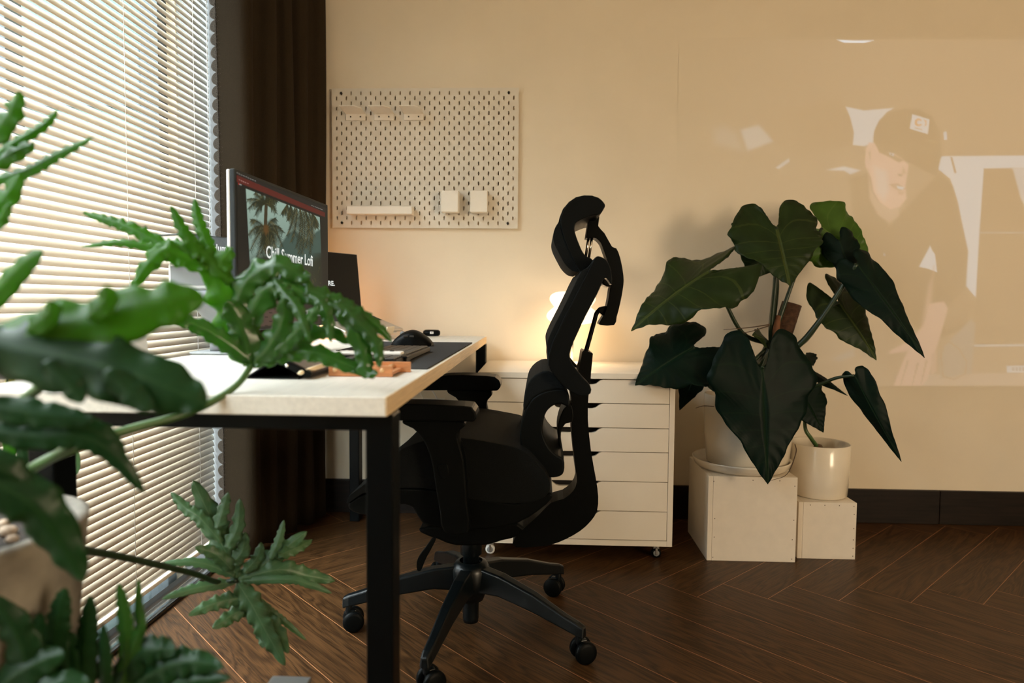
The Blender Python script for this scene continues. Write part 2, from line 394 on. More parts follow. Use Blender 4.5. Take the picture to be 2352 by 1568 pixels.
# window with dark mullions and its panes
wf = MB()
for y in (-1.0, -.1, .72, 1.60, 2.255): wf.box(XW-.09, XW-.03, y, y+.055, .03, 2.45)
for z in (.03, 2.40): wf.box(XW-.09, XW-.03, -1.0, 2.31, z, z+.05)
win = structure('window_1', wf, M['winframe'], origin=(XW-.06, .7, .03))
ORG[win.name] = Vector((XW-.06, .7, .03))
MB().box(XW-.065, XW-.058, -1.0, 2.31, .08, 2.40).build('pane', M['glass'], win)
# floor: herringbone planks with the bevels' highlight painted in as orange seams
fl = MB(); fl.box(XW-.2, XR+.2, YF-.15, YW+.15, -.05, -.0004, mi=1)
w_ = .1484; n_ = 6; ca = math.sqrt(.5); g_ = .0010
ox, oy = .272, 2.03
def plank(x0, y0, lx, ly, hor):
    c = [(x0+g_, y0+g_), (x0+lx-g_, y0+g_), (x0+lx-g_, y0+ly-g_), (x0+g_, y0+ly-g_)]
    P = [((x-y)*ca+ox, (x+y)*ca+oy) for x, y in c]
    # local axes turned by 45 degrees: the zigzag runs along X
    if max(p[0] for p in P) < -1.05 or min(p[0] for p in P) > XR or max(p[1] for p in P) < YF or min(p[1] for p in P) > YW: return
    r = random.random()*40; q = random.random()*7
    uvs = []
    for x, y in c:
        u, v = (x-x0, y-y0) if hor else (y-y0, x-x0)
        uvs.append((u+r, v+r*.37+q))
    fl.add([(x, y, 0) for x, y in P], [(0, 1, 2, 3)], uvs=uvs)
for a in range(-40, 41):
    for k in range(-8, 9):
        # horizontal planks of row a, vertical planks of column a (the zigzag runs along the (1,-1) direction)
        plank((-a+2*n_*k)*w_, a*w_, n_*w_, w_, True)
        plank(a*w_, (-a+2*n_*k-n_)*w_, w_, n_*w_, False)
structure('floor', fl, [M['floor'], M['seam_glint']], origin=(0, 0, 0))
# baseboard of dark wood with a butt joint
bb = MB(); jx = at(2160, 1150, Y=YW-.02).x
for x0, x1 in ((-1.05, jx-1.2), (jx-1.2, jx), (jx, XR)): bb.box(x0+.0008, x1-.0008, YW-.018, YW, 0, .137)
structure('baseboard_back', bb, M['skirt'], bevel=.002)
bb = MB().box(XR-.018, XR, YF, YW-.02, 0, .137); structure('baseboard_right', bb, M['skirt'])
bg = thing('building', (-17, 24, -9), 'dark green-grey building glimpsed through the slats at the top right of the blind', 'building')
MB().box(-24, -10, 18, 30, -9, 22).build('walls', mat('dark_facade', (.05, .075, .065), .8, noise=.4, nscale=.6), bg)
for zz in range(-6, 22, 3):
    MB().box(-10.02, -9.9, 18.6, 29.4, zz, zz+1.5).build('window_band', M['winframe'], bg); MB().box(-23.4, -10.6, 17.9, 18.02, zz, zz+1.5).build('window_band', M['winframe'], bg)
structure('trim_1', MB().box(XW-.03, -1.044, -1.0, 2.285, -.02, .012), M['granite'], bevel=.002)

# ================================================================== BLIND
XB = -1.135
bl = thing('venetian_blind', (XB, .7, .03), 'white slatted blind pulled down to the floor over the whole window', 'blind')
sl = MB(); pitch = .0215; tilt = math.radians(63)
for k in range(112):
    z = .062+k*pitch; vs = []
    for y in (-.95, 2.315):
        for j in range(6):
            u = (j/5-.5)*.025; h = .0022*(1-(2*j/5-1)**2)
            dx = u*math.cos(tilt)-h*math.sin(tilt)*-1; dz = -u*math.sin(tilt)+h*math.cos(tilt)
            vs.append((XB+dx, y, z+dz))
    sl.add(vs, [(j, j+1, 7+j, 6+j) for j in range(5)], smooth=True)
sl.build('slats', M['slat'], bl, solid=.0004)
MB().box(XB-.013, XB+.013, -.95, 2.315, .032, .046).build('bottom_rail', M['slat'], bl, bevel=.004)
MB().box(XB-.03, XB+.03, -.95, 2.32, 2.46, 2.50).build('head_rail', M['slat'], bl, bevel=.003)
for y in (-.6, .2, 1.0, 1.83, 2.20):
    MB().tube([(XB+.0125, y, .04), (XB+.0125, y, 2.46)], .0009, 6).build('ladder_cord', M['cord'], bl)
MB().tube([(XB+.016, 2.285, .45), (XB+.017, 2.283, 1.2), (XB+.016, 2.285, 2.46)], .0011, 6).build('lift_cord', M['cord'], bl)
pc = [(XB+.03, 2.20, .03), (XB+.05, 2.215, .016), (XB+.075, 2.23, .02), (XB+.055, 2.25, .015), (XB+.085, 2.262, .017)]
tag(MB().tube(smooth_open(pc), .0012, 6).build('cord_end', M['cord']), 'loose end of white cord lying on the black stone sill', 'cord')

# ================================================================== CURTAIN
cu = thing('curtain', (-.95, 2.5, .01), 'taupe floor-length curtain gathered in the corner with a scalloped lace edge', 'curtain')
path = [(-1.086, 2.272), (-1.03, 2.254), (-.985, 2.245), (-.962, 2.262), (-.966, 2.30), (-.985, 2.335), (-.978, 2.362), (-.950, 2.372), (-.936, 2.392), (-.944, 2.42), (-.965, 2.445), (-.955, 2.468), (-.925, 2.475),
        (-.908, 2.495), (-.918, 2.53), (-.94, 2.55), (-.932, 2.572), (-.902, 2.578), (-.886, 2.60), (-.894, 2.635), (-.910, 2.655), (-.898, 2.675), (-.874, 2.685), (-.860, 2.71), (-.872, 2.745), (-.90, 2.76)]
sp = smooth_open([(x, y, 0) for x, y in path], 6)
cm = MB(); nz = 26; vs = []
for k in range(nz+1):
    z = .012+(2.445-.012)*k/nz
    for i, p in enumerate(sp):
        f = i/len(sp); wob = .006*math.sin(z*2.1+f*11)*min(1, f*5)
        lead = .010*math.sin((z-.2)*1.4)*max(0, 1-f*7)
        vs.append((p[0]+wob-.012*max(0, 1-f*8)*(z-1)*.6+lead, p[1]+wob*.6, z))
n = len(sp)
cm.add(vs, [(k*n+i, k*n+i+1, (k+1)*n+i+1, (k+1)*n+i) for k in range(nz) for i in range(n-1)], smooth=True)
cm.build('cloth', M['curtain'], cu, solid=.0015)
# scalloped lace strip along the leading edge
lm = MB(); per = .0425; d0 = Vector((sp[1][0]-sp[0][0], sp[1][1]-sp[0][1], 0)).normalized()
def lead_pt(z):
    return Vector((sp[0][0]-.012*(z-1)*.6+.010*math.sin((z-.2)*1.4), sp[0][1], z))
kk = 0; zz = .02
while zz < 2.40:
    m_ = 8; vs = []; fs = []
    for j in range(m_+1):
        t = j/m_; z = zz+per*t; o_ = .021*math.sin(PI*t)**.6 if 0 < t < 1 else 0.0
        p = lead_pt(z); vs += [p+d0*.004-Vector((0, .0022, 0)), p-d0*(o_*.5)-Vector((0, .0022, 0)), p-d0*o_-Vector((0, .0022, 0))]
    for j in range(m_):
        for q in range(2): fs.append((3*j+q, 3*j+3+q, 3*j+4+q, 3*j+1+q))
    lm.add(vs, fs)
    c = lead_pt(zz+per/2)+d0*.003-Vector((0, .0042, 0))
    for ring, cnt, rad in ((.0165, 13, .0011), (.012, 9, .0010), (.0045, 5, .0013)):
        for j in range(cnt):
            a = (PI*.62*(2*j/(cnt-1)-1)+PI) if ring > .005 else 2*PI*j/cnt
            q = c+d0*(math.cos(a)*ring)+Vector((0, 0, math.sin(a)*ring)); vs = [q+d0*(math.cos(b)*rad)+Vector((0, 0, math.sin(b)*rad)) for b in [2*PI*i/6 for i in range(6)]]
            lm.add(vs, [(0, 1, 2, 3, 4, 5)], mi=1)
    c2 = lead_pt(zz+per)+d0*.012-Vector((0, .0058, 0))
    for j in range(9):
        a = PI*.75*(2*j/8-1)+PI; q = c2+d0*(math.cos(a)*.010)+Vector((0, 0, math.sin(a)*.010))
        lm.add([q+d0*(math.cos(b)*.0010)+Vector((0, 0, math.sin(b)*.0010)) for b in [2*PI*i/6 for i in range(6)]], [(0, 1, 2, 3, 4, 5)], mi=1)
    zz += per
lm.build('lace_edge', [M['lace'], M['lacehole']], cu, solid=.0008)

# ================================================================== PEGBOARD
px0, px1, pz1, pz0, py = -.851, -.093, 1.739, 1.180, 2.782
pw, ph = px1-px0, pz1-pz0; cw = pw/19; rh = ph/28
pb = thing('pegboard', ((px0+px1)/2, py, pz0), 'large cream pegboard with rows of slots mounted on the wall', 'pegboard')
m = MB()
def cell(x0, x1, z0, z1, hx=None, hz=None):
    if hx is None:
        m.add([(x0, py, z0), (x1, py, z0), (x1, py, z1), (x0, py, z1)], [(0, 1, 2, 3)]); return
    a, h, c = .0029, .0055, .0024
    H_ = [(a, -h), (a, h), (a/2, h+c), (-a/2, h+c), (-a, h), (-a, -h), (-a/2, -h-c), (a/2, -h-c)]
    vs = [(hx+q[0], py, hz+q[1]) for q in H_]+[(x1, py, z0), (x1, py, z1), (x0, py, z1), (x0, py, z0)]
    m.add(vs, [(0, 8, 9, 1), (1, 9, 2), (2, 9, 10, 3), (3, 10, 4), (4, 10, 11, 5), (5, 11, 6), (6, 11, 8, 7), (7, 8, 0)])
for r in range(27):
    zc = pz1-rh*(r+1); a, b = zc-rh/2, zc+rh/2
    if r % 2 == 0:
        cell(px0, px0+cw/2, a, b); cell(px1-cw/2, px1, a, b)
        for k in range(18): cell(px0+cw*(k+.5), px0+cw*(k+1.5), a, b, px0+cw*(k+1), zc)
    else:
        for k in range(19): cell(px0+cw*k, px0+cw*(k+1), a, b, px0+cw*(k+.5), zc)
cell(px0, px1, pz1-rh/2, pz1); cell(px0, px1, pz0, pz0+rh/2)
o = m.build('panel', M['peg'], pb); md = o.modifiers.new('solid', 'SOLIDIFY'); md.thickness = .005; md.offset = -1
for x in (px0+cw, px1-cw):
    for z in (pz1-rh, pz0+rh):
        MB().lathe([(0, -.0072), (.0045, -.0065), (.005, -.005), (.005, .012)], (x, py, z), 12, axis='y').build('screw', M['dark_gap'], pb)
        MB().box(x-.009, x+.009, py+.005, YW, z-.009, z+.009).build('spacer', M['peg'], pb)
# little ledge shelves
def ledge(px, loc_label, i):
    a = at(px[0], px[1], Y=2.78)
    r = thing('ledge_shelf', (a.x, 2.779, a.z), loc_label, 'shelf', 'small ledges on the pegboard')
    q = MB(); dpt = .095; wd = .080
    q.add([(a.x, 2.7775, a.z), (a.x+wd, 2.7775, a.z), (a.x+wd, 2.7775-dpt*.72, a.z+.004), (a.x+wd-.022, 2.7775-dpt, a.z+.006), (a.x, 2.7775-dpt, a.z+.006)], [(0, 1, 2, 3, 4)])
    q.build('tray_plate', M['pegw'], r, solid=.003)
    MB().box(a.x, a.x+wd, 2.775, 2.7785, a.z-.026, a.z+.001).build('back_plate', M['pegw'], r, bevel=.001)
    for xx in (.02, .06): MB().lathe([(0, -.001), (.003, -.001), (.003, .0)], (a.x+xx, 2.7745, a.z-.012), 10, axis='y').build('hole_plug', M['dark_gap'], r)
    return r
L0 = ledge((795, 262), 'small cream ledge at the left end of the row near the pegboard top', 0)
z0 = L0.location
for px, lab in ((860, 'small cream ledge in the middle of the three near the pegboard top'), (928, 'small cream ledge at the right end of the row near the pegboard top')):
    a = at(px, 262, Y=2.78); copy_tree(L0, (a.x, 2.779, z0.z), lab)
# cups
def cup(p0, p1, label):
    yf = 2.722; a, b = at(*p0, Y=yf), at(*p1, Y=yf); x0, x1, zt, zb = a.x, b.x, a.z, b.z
    r = thing('pegboard_cup', ((x0+x1)/2, 2.75, zb), label, 'cup', 'cups hooked on the pegboard')
    q = MB(); t = .003
    q.box(x0, x1, yf, yf+t, zb, zt); q.box(x0, x1, 2.775-t, 2.775, zb, zt); q.box(x0, x0+t, yf+t, 2.775-t, zb, zt); q.box(x1-t, x1, yf+t, 2.775-t, zb, zt); q.box(x0+t, x1-t, yf+t, 2.775-t, zb, zb+t)
    q.build('body', M['pegw'], r, bevel=.0028, seg=3)
    MB().box(x0+.015, x1-.015, 2.7755, 2.779, zt-.03, zt-.004).build('hook', M['pegw'], r)
    return r
c0 = cup((1013, 437), (1052, 486), 'cream cup hooked on the pegboard, the one nearer the board middle')
d = at(1080, 437, Y=2.722).x-at(1013, 437, Y=2.722).x
copy_tree(c0, (c0.location.x+d, c0.location.y, c0.location.z), 'cream cup hooked on the pegboard, the one nearer the right edge')
a, b = at(796, 473, Y=2.725), at(946, 491, Y=2.725)
r = thing('pegboard_tray', ((a.x+b.x)/2, 2.75, b.z), 'long narrow cream tray hooked low on the pegboard', 'tray')
q = MB(); t = .003; x0, x1, yf, zb, zt = a.x, b.x, 2.725, b.z, a.z
q.box(x0, x1, yf, yf+t, zb, zt); q.box(x0, x1, 2.775-t, 2.775, zb, zt); q.box(x0, x0+t, yf+t, 2.775-t, zb, zt); q.box(x1-t, x1, yf+t, 2.775-t, zb, zt); q.box(x0+t, x1-t, yf+t, 2.775-t, zb, zb+t)
q.build('body', M['pegw'], r, bevel=.0028, seg=3)
for xx in (.05, .21): MB().box(x0+xx, x0+xx+.01, 2.7755, 2.779, zt-.02, zt-.003).build('hook', M['pegw'], r)

# ================================================================== PROJECTED PICTURE
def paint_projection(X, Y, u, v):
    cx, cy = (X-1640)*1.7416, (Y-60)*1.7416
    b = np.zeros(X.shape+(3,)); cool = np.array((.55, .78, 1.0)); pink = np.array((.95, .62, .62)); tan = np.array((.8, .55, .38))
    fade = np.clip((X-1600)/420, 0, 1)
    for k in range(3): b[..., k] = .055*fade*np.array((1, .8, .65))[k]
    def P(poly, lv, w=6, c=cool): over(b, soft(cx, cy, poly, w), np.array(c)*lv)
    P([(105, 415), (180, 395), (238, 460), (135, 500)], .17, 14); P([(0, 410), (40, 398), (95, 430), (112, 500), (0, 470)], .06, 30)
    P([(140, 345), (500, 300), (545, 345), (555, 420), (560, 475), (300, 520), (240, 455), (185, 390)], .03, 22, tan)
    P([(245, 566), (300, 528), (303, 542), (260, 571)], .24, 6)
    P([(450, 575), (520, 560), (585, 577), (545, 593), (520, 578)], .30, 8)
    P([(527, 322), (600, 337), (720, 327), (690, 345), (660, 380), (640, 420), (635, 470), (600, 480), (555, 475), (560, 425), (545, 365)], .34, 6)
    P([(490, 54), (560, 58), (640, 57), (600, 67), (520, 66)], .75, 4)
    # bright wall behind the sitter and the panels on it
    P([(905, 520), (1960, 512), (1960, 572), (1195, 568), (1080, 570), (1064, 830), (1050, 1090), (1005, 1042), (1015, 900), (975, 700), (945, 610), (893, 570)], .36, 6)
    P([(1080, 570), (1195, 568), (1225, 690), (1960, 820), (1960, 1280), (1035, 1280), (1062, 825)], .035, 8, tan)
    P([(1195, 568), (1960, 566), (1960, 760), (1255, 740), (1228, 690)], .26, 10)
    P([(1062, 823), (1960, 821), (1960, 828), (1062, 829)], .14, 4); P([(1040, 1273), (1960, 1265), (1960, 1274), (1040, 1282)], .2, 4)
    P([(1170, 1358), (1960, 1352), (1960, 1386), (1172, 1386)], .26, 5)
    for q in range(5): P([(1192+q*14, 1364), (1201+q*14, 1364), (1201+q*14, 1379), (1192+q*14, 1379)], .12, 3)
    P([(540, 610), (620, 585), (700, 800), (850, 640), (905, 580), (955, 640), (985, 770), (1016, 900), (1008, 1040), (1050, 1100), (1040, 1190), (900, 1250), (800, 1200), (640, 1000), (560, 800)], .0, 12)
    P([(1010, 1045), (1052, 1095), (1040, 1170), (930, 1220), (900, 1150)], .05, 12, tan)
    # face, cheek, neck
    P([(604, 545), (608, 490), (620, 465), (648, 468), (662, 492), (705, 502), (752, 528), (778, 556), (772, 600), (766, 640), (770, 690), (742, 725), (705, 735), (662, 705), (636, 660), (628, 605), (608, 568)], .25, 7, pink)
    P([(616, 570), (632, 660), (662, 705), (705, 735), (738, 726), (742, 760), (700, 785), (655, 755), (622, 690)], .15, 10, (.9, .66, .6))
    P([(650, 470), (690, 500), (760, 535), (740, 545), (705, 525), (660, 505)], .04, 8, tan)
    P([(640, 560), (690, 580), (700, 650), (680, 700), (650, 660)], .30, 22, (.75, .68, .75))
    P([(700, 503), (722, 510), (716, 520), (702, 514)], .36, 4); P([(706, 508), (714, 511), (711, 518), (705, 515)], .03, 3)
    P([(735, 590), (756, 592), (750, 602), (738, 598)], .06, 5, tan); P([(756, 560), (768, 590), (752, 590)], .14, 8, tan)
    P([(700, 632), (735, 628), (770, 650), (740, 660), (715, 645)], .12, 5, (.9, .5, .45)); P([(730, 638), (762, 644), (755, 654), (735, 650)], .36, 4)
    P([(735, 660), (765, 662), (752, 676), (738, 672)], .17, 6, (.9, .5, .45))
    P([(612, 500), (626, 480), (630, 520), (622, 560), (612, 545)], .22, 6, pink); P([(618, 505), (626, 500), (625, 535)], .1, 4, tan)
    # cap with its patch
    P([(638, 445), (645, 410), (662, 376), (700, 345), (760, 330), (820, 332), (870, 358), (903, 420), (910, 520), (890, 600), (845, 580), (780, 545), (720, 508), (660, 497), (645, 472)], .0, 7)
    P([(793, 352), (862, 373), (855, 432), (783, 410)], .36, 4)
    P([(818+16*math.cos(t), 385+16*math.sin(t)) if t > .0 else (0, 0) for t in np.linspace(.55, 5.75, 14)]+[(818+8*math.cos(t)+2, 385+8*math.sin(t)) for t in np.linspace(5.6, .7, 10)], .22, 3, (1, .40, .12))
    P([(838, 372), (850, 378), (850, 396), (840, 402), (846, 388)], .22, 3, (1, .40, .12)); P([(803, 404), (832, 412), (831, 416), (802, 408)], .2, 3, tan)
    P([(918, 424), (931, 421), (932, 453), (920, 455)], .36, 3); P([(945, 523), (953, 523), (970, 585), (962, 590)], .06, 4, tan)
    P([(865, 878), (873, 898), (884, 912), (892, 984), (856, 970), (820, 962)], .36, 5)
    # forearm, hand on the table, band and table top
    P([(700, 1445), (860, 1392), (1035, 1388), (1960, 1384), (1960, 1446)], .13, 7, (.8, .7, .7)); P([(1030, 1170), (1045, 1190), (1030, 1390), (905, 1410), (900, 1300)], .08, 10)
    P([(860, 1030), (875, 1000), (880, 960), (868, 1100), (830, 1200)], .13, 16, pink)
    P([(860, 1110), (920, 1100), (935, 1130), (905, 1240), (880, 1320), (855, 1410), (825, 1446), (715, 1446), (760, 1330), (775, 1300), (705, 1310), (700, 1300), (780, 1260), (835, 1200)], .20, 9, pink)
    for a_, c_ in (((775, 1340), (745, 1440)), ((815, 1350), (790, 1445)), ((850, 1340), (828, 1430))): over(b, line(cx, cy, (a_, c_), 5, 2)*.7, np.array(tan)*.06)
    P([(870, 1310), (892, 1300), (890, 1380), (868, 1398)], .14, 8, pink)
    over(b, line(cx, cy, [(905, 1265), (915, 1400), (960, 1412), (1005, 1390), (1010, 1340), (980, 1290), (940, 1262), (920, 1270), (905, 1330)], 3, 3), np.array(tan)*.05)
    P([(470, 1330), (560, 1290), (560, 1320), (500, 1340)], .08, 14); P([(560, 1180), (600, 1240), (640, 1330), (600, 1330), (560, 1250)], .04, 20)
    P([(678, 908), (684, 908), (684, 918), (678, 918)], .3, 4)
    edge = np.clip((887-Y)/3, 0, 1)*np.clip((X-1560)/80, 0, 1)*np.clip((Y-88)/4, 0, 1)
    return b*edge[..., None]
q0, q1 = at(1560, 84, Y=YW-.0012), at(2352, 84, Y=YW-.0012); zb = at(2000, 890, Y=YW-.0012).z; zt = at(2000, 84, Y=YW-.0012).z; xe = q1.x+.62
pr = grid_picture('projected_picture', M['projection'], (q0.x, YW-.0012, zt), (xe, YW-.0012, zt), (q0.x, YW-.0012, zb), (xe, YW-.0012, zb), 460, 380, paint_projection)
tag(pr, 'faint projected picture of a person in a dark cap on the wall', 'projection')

# ================================================================== DESK
DZ = .7445
dk = thing('desk', (-.54, 1.85, 0), 'long whitewashed wooden desk on a black steel frame beside the window', 'desk')
MB().box(-.852, -.215, .945, 2.745, DZ-.028, DZ).build('tabletop', M['deskwood'], dk, bevel=.0015)
MB().box(-.2152, -.2135, .946, 2.744, DZ-.0275, DZ-.0006).build('warm_lit_edge_strip', M['deskedge_lit'], dk)
for x in (-.752, -.249):
    for y in (.965, 2.66): MB().box(x, x+.040, y, y+.05, 0, DZ-.028).build('leg', M['blkmetal'], dk, bevel=.003)
for y in (.965, 2.66): MB().box(-.71, -.245, y, y+.042, DZ-.052, DZ-.028).build('cross_rail', M['blkmetal'], dk, bevel=.002)
for x in (-.752, -.335): MB().box(x, x+.04, 1.007, 2.66, DZ-.050, DZ-.028).build('side_rail', M['blkmetal'], dk, bevel=.002)
tag(MB().box(-.70, -.615, 1.08, 1.20, DZ-.055, DZ-.0285).build('power_adapter', M['blk'], bevel=.003), 'small black box fixed under the near left of the desk', 'adapter')

# monitor ---------------------------------------------------------------
mdir = Vector((math.tan(math.radians(3.3)), 1, 0)).normalized(); mn = Vector((mdir.y, -mdir.x, 0)); up = Vector((0, 0, 1))
TLc = at(539, 386, Y=1.40); LW, LH = .525, .338
def mon(u, v, d=0): return TLc+mdir*(u*LW)-up*(v*LH)+mn*d
mo = thing('monitor', mon(.5, 1, -.05)-up*(mon(.5, 1).z-DZ), 'large thin white-backed monitor showing a palm photo and a music page', 'monitor')
def slab(mb, u0, u1, v0, v1, d0_, d1_, mi=0):
    c = [mon(u, v, d) for d in (d0_, d1_) for (u, v) in ((u0, v0), (u1, v0), (u1, v1), (u0, v1))]
    mb.add(c, [(0, 1, 2, 3), (7, 6, 5, 4), (0, 4, 5, 1), (1, 5, 6, 2), (2, 6, 7, 3), (3, 7, 4, 0)], mi=mi); return mb
slab(MB(), 0, 1, 0, 1, -.012, 0).build('bezel', M['bezel'], mo, bevel=.003)
slab(MB(), .002, .998, .003, .997, -.020, -.0122).build('back_shell', M['shell'], mo, bevel=.003)
def paint_monitor(X, Y, u, v):
    cx, cy = (X-440)*2.904, (Y-360)*2.904
    b = np.zeros(X.shape+(3,)); b[:] = (.010, .0105, .009)
    def P(poly, c, w=3): over(b, soft(cx, cy, poly, w), c)
    P([(296, 118), (890, 372), (890, 402), (296, 166)], (.085, .014, .011), 3)
    P([(296, 95), (890, 338), (890, 372), (296, 118)], (.013, .013, .012), 3)
    P([(312, 175), (318, 178), (318, 186), (312, 183)], (.45, .02, .02), 2); P([(319, 179), (333, 185), (333, 190), (319, 185)], (.35, .35, .33), 2)
    for i in range(9):
        x = 300+i*15; y = 106+i*6.6; P([(x, y-1.5), (x+9, y+2.2), (x+9, y+5), (x, y+1.5)], (.32, .31, .29), 2)
    for i in range(7):
        x = 800+i*11; y = 322+i*4.4; P([(x, y), (x+7, y+3), (x+7, y+6), (x, y+3)], (.30, .29, .27), 2)
    for i, x in enumerate((316, 330, 343, 356, 372)): P([(x, 152+i*6-3), (x+8, 155+i*6), (x+8, 158+i*6), (x, 155+i*6)], (.42, .22, .20), 2)
    # the photograph on the page
    pic = [(362, 212), (855, 403), (878, 960), (400, 915)]
    cov = soft(cx, cy, pic, 3); im = np.zeros_like(b)
    t = np.clip((cy-250)/320, 0, 1)
    for k in range(3): im[..., k] = np.array((.26, .36, .30))[k]*(1-t)+np.array((.17, .25, .21))[k]*t
    def Q(poly, c, w=10): over(im, soft(cx, cy, poly, w), c)
    Q([(560, 640), (610, 560), (650, 505), (690, 490), (720, 520), (780, 560), (830, 500), (880, 470), (890, 1000), (540, 1000)], (.040, .075, .062), 14)
    Q([(380, 700), (480, 640), (600, 660), (760, 700), (890, 640), (900, 1000), (380, 1000)], (.020, .028, .018), 60)
    rng = random.Random(3)
    def frond(x0, y0, x1, y1, sag, wd, c=(.012, .017, .008), c2=(.055, .048, .016), hang=1.0):
        mx_, my_ = (x0+x1)/2+(y1-y0)*.12, (y0+y1)/2-sag; n_ = 20
        pts = [((1-s)**2*x0+2*s*(1-s)*mx_+s*s*x1, (1-s)**2*y0+2*s*(1-s)*my_+s*s*y1) for s in [i/n_ for i in range(n_+1)]]
        over(im, line(cx, cy, pts, 3, 1.2), c2)
        for i in range(1, n_+1):
            x, y = pts[i]; dx, dy = x-pts[i-1][0], y-pts[i-1][1]; L = math.hypot(dx, dy) or 1; nx, ny = -dy/L, dx/L
            for sd in (-1, 1):
                l = wd*1.3*(.5+.5*math.sin(PI*min(1, i/n_+.12)))*rng.uniform(.7, 1.15)
                ex, ey = x+nx*sd*l*.62+dx/L*l*.5, y+ny*sd*l*.62+dy/L*l*.5+hang*l*.45
                over(im, line(cx, cy, [(x, y), (ex, ey)], 2.6, .8)*.95, c if rng.random() < .72 else c2)
    over(im, line(cx, cy, [(505, 245), (497, 330), (492, 470), (500, 640)], 10, 12), (.035, .027, .013))
    for (x1, y1, s_) in ((375, 285, 30), (385, 345, 60), (425, 240, 20), (470, 240, 0), (540, 260, 20), (568, 300, 50), (560, 370, 60), (430, 385, 60), (520, 300, 20)):
        frond(492, 318, x1, y1, s_, 34)
    for (x1, y1, s_) in ((398, 420, 30), (385, 520, 70), (395, 620, 80), (440, 660, 40), (520, 640, 20), (600, 590, 70), (606, 500, 60), (560, 410, 20), (470, 640, 20), (560, 630, 50)):
        frond(497, 482, x1, y1, s_, 42)
    over(im, soft(cx, cy, [(484, 455), (508, 455), (514, 500), (495, 525), (480, 490)], 16), (.085, .042, .012))
    for (x0, y0, x1, y1) in ((690, 330, 640, 520), (700, 335, 668, 560), (720, 345, 700, 600), (740, 350, 735, 640), (760, 355, 765, 600), (780, 365, 800, 570), (800, 372, 835, 470), (660, 320, 645, 420), (640, 312, 605, 380), (725, 345, 715, 640), (750, 352, 790, 640)):
        frond(x0, y0, x1, y1, 0, 30, hang=1.3)
    for i in range(240):
        x, y = rng.uniform(400, 880), rng.uniform(690, 950); c = rng.choice(((.10, .085, .025), (.05, .055, .02), (.012, .016, .010)))
        over(im, line(cx, cy, [(x, y), (x+rng.uniform(-8, 8), y+rng.uniform(6, 22))], 2.0, .8)*.7, c)
    t = np.clip((cx-780)/110, 0, 1)[..., None]*.55*(cy > 640)[..., None]; im = im*(1-t)
    b = b*(1-cov[..., None])+im*cov[..., None]
    # brown lower left patch with dark dashes, light player bar
    P([(320, 922), (592, 932), (700, 1060), (760, 1150), (330, 1180)], (.060, .038, .030), 4)
    for r_ in range(7):
        for c_ in range(7):
            x = 372+c_*58+(r_ % 2)*29; y = 940+r_*29+c_*4
            if x < 600+(r_*30): P([(x, y), (x+20, y+1), (x+22, y+8), (x+2, y+8)], (.012, .008, .006), 4)
    P([(700, 1022), (930, 1020), (930, 1060), (700, 1064)], (.42, .40, .36), 4)
    P([(757, 1034), (767, 1034), (767, 1046), (757, 1046)], (.03, .03, .03), 2); P([(775, 1038), (805, 1037), (805, 1041), (775, 1042)], (.2, .2, .19), 2); P([(722, 1045), (742, 1045), (742, 1049), (722, 1049)], (.2, .2, .19), 2)
    for i, c in enumerate(((.3, .05, .04), (.05, .12, .3), (.25, .25, .25), (.3, .2, .04))): P([(735+i*9, 1070), (741+i*9, 1070), (741+i*9, 1078), (735+i*9, 1078)], c, 2)
    return b
grid_picture('screen', M['screen'], mon(.012, .02, .0006), mon(.988, .02, .0006), mon(.012, .975, .0006), mon(.988, .975, .0006), 330, 300, paint_monitor, mo)
def on_mon(px, py, d=.0014):
    """point of the screen plane seen at a pixel"""
    r = Vector(ray(px, py)); O = Vector(CAM); P0 = mon(0, 0, d); return O+r*((P0-O).dot(mn)/r.dot(mn))
A, B = on_mon(611, 591), on_mon(718, 611); T = on_mon(611, 563)
text_mesh('title_text', 'Chill Summer Lofi', M['txt'], mo, A, (B-A).normalized(), (T-A).normalized(), (B-A).length, (T-A).length, bold=.016)
# stand of the monitor
ms = mon(.80, 1, -.06)
MB().box(ms.x-.06, ms.x+.06, ms.y-.08, ms.y+.08, DZ+.0002, DZ+.009).build('stand_base', M['grey'], mo, bevel=.003)
MB().box(ms.x-.028, ms.x-.006, ms.y-.03, ms.y+.03, DZ+.009, mon(.5, .5).z).build('stand_neck', M['grey'], mo, bevel=.006)
MB().box(ms.x-.006, ms.x+.036, ms.y-.05, ms.y+.05, mon(.5, .55).z, mon(.5, .35).z).build('stand_hinge', M['grey'], mo, bevel=.006)

# pedestal with flared neck, a white box and a book on top ----------------
pc_ = at(503, 812, Z=DZ)
ps = thing('pedestal_stand', (pc_.x, pc_.y, DZ), 'grey metal pedestal stand with a flared neck on the desk by the blind', 'stand')
MB().box(pc_.x-.052, pc_.x+.05, pc_.y-.05, pc_.y+.05, DZ+.0002, DZ+.008).build('foot_plate', M['grey'], ps, bevel=.004)
MB().lathe([(.0, .008), (.021, .008), (.021, .03), (.023, .06), (.032, .085), (.05, .11), (.075, .14), (.078, .158), (.0, .158)], (pc_.x, pc_.y, DZ), 36).build('neck', M['grey'], ps)
zt0 = DZ+.1582
bx = thing('white_speaker', (pc_.x-.02, pc_.y, zt0), 'white rounded box on the pedestal under a dark book', 'speaker')
MB().box(pc_.x-.10, pc_.x+.055, pc_.y-.055, pc_.y+.06, zt0+.0002, zt0+.07).build('body', M['whitep'], bx, bevel=.012, seg=3)
MB().box(pc_.x-.09, pc_.x+.045, pc_.y-.0565, pc_.y-.0545, zt0+.012, zt0+.058).build('front_panel', M['grey'], bx, bevel=.0004)
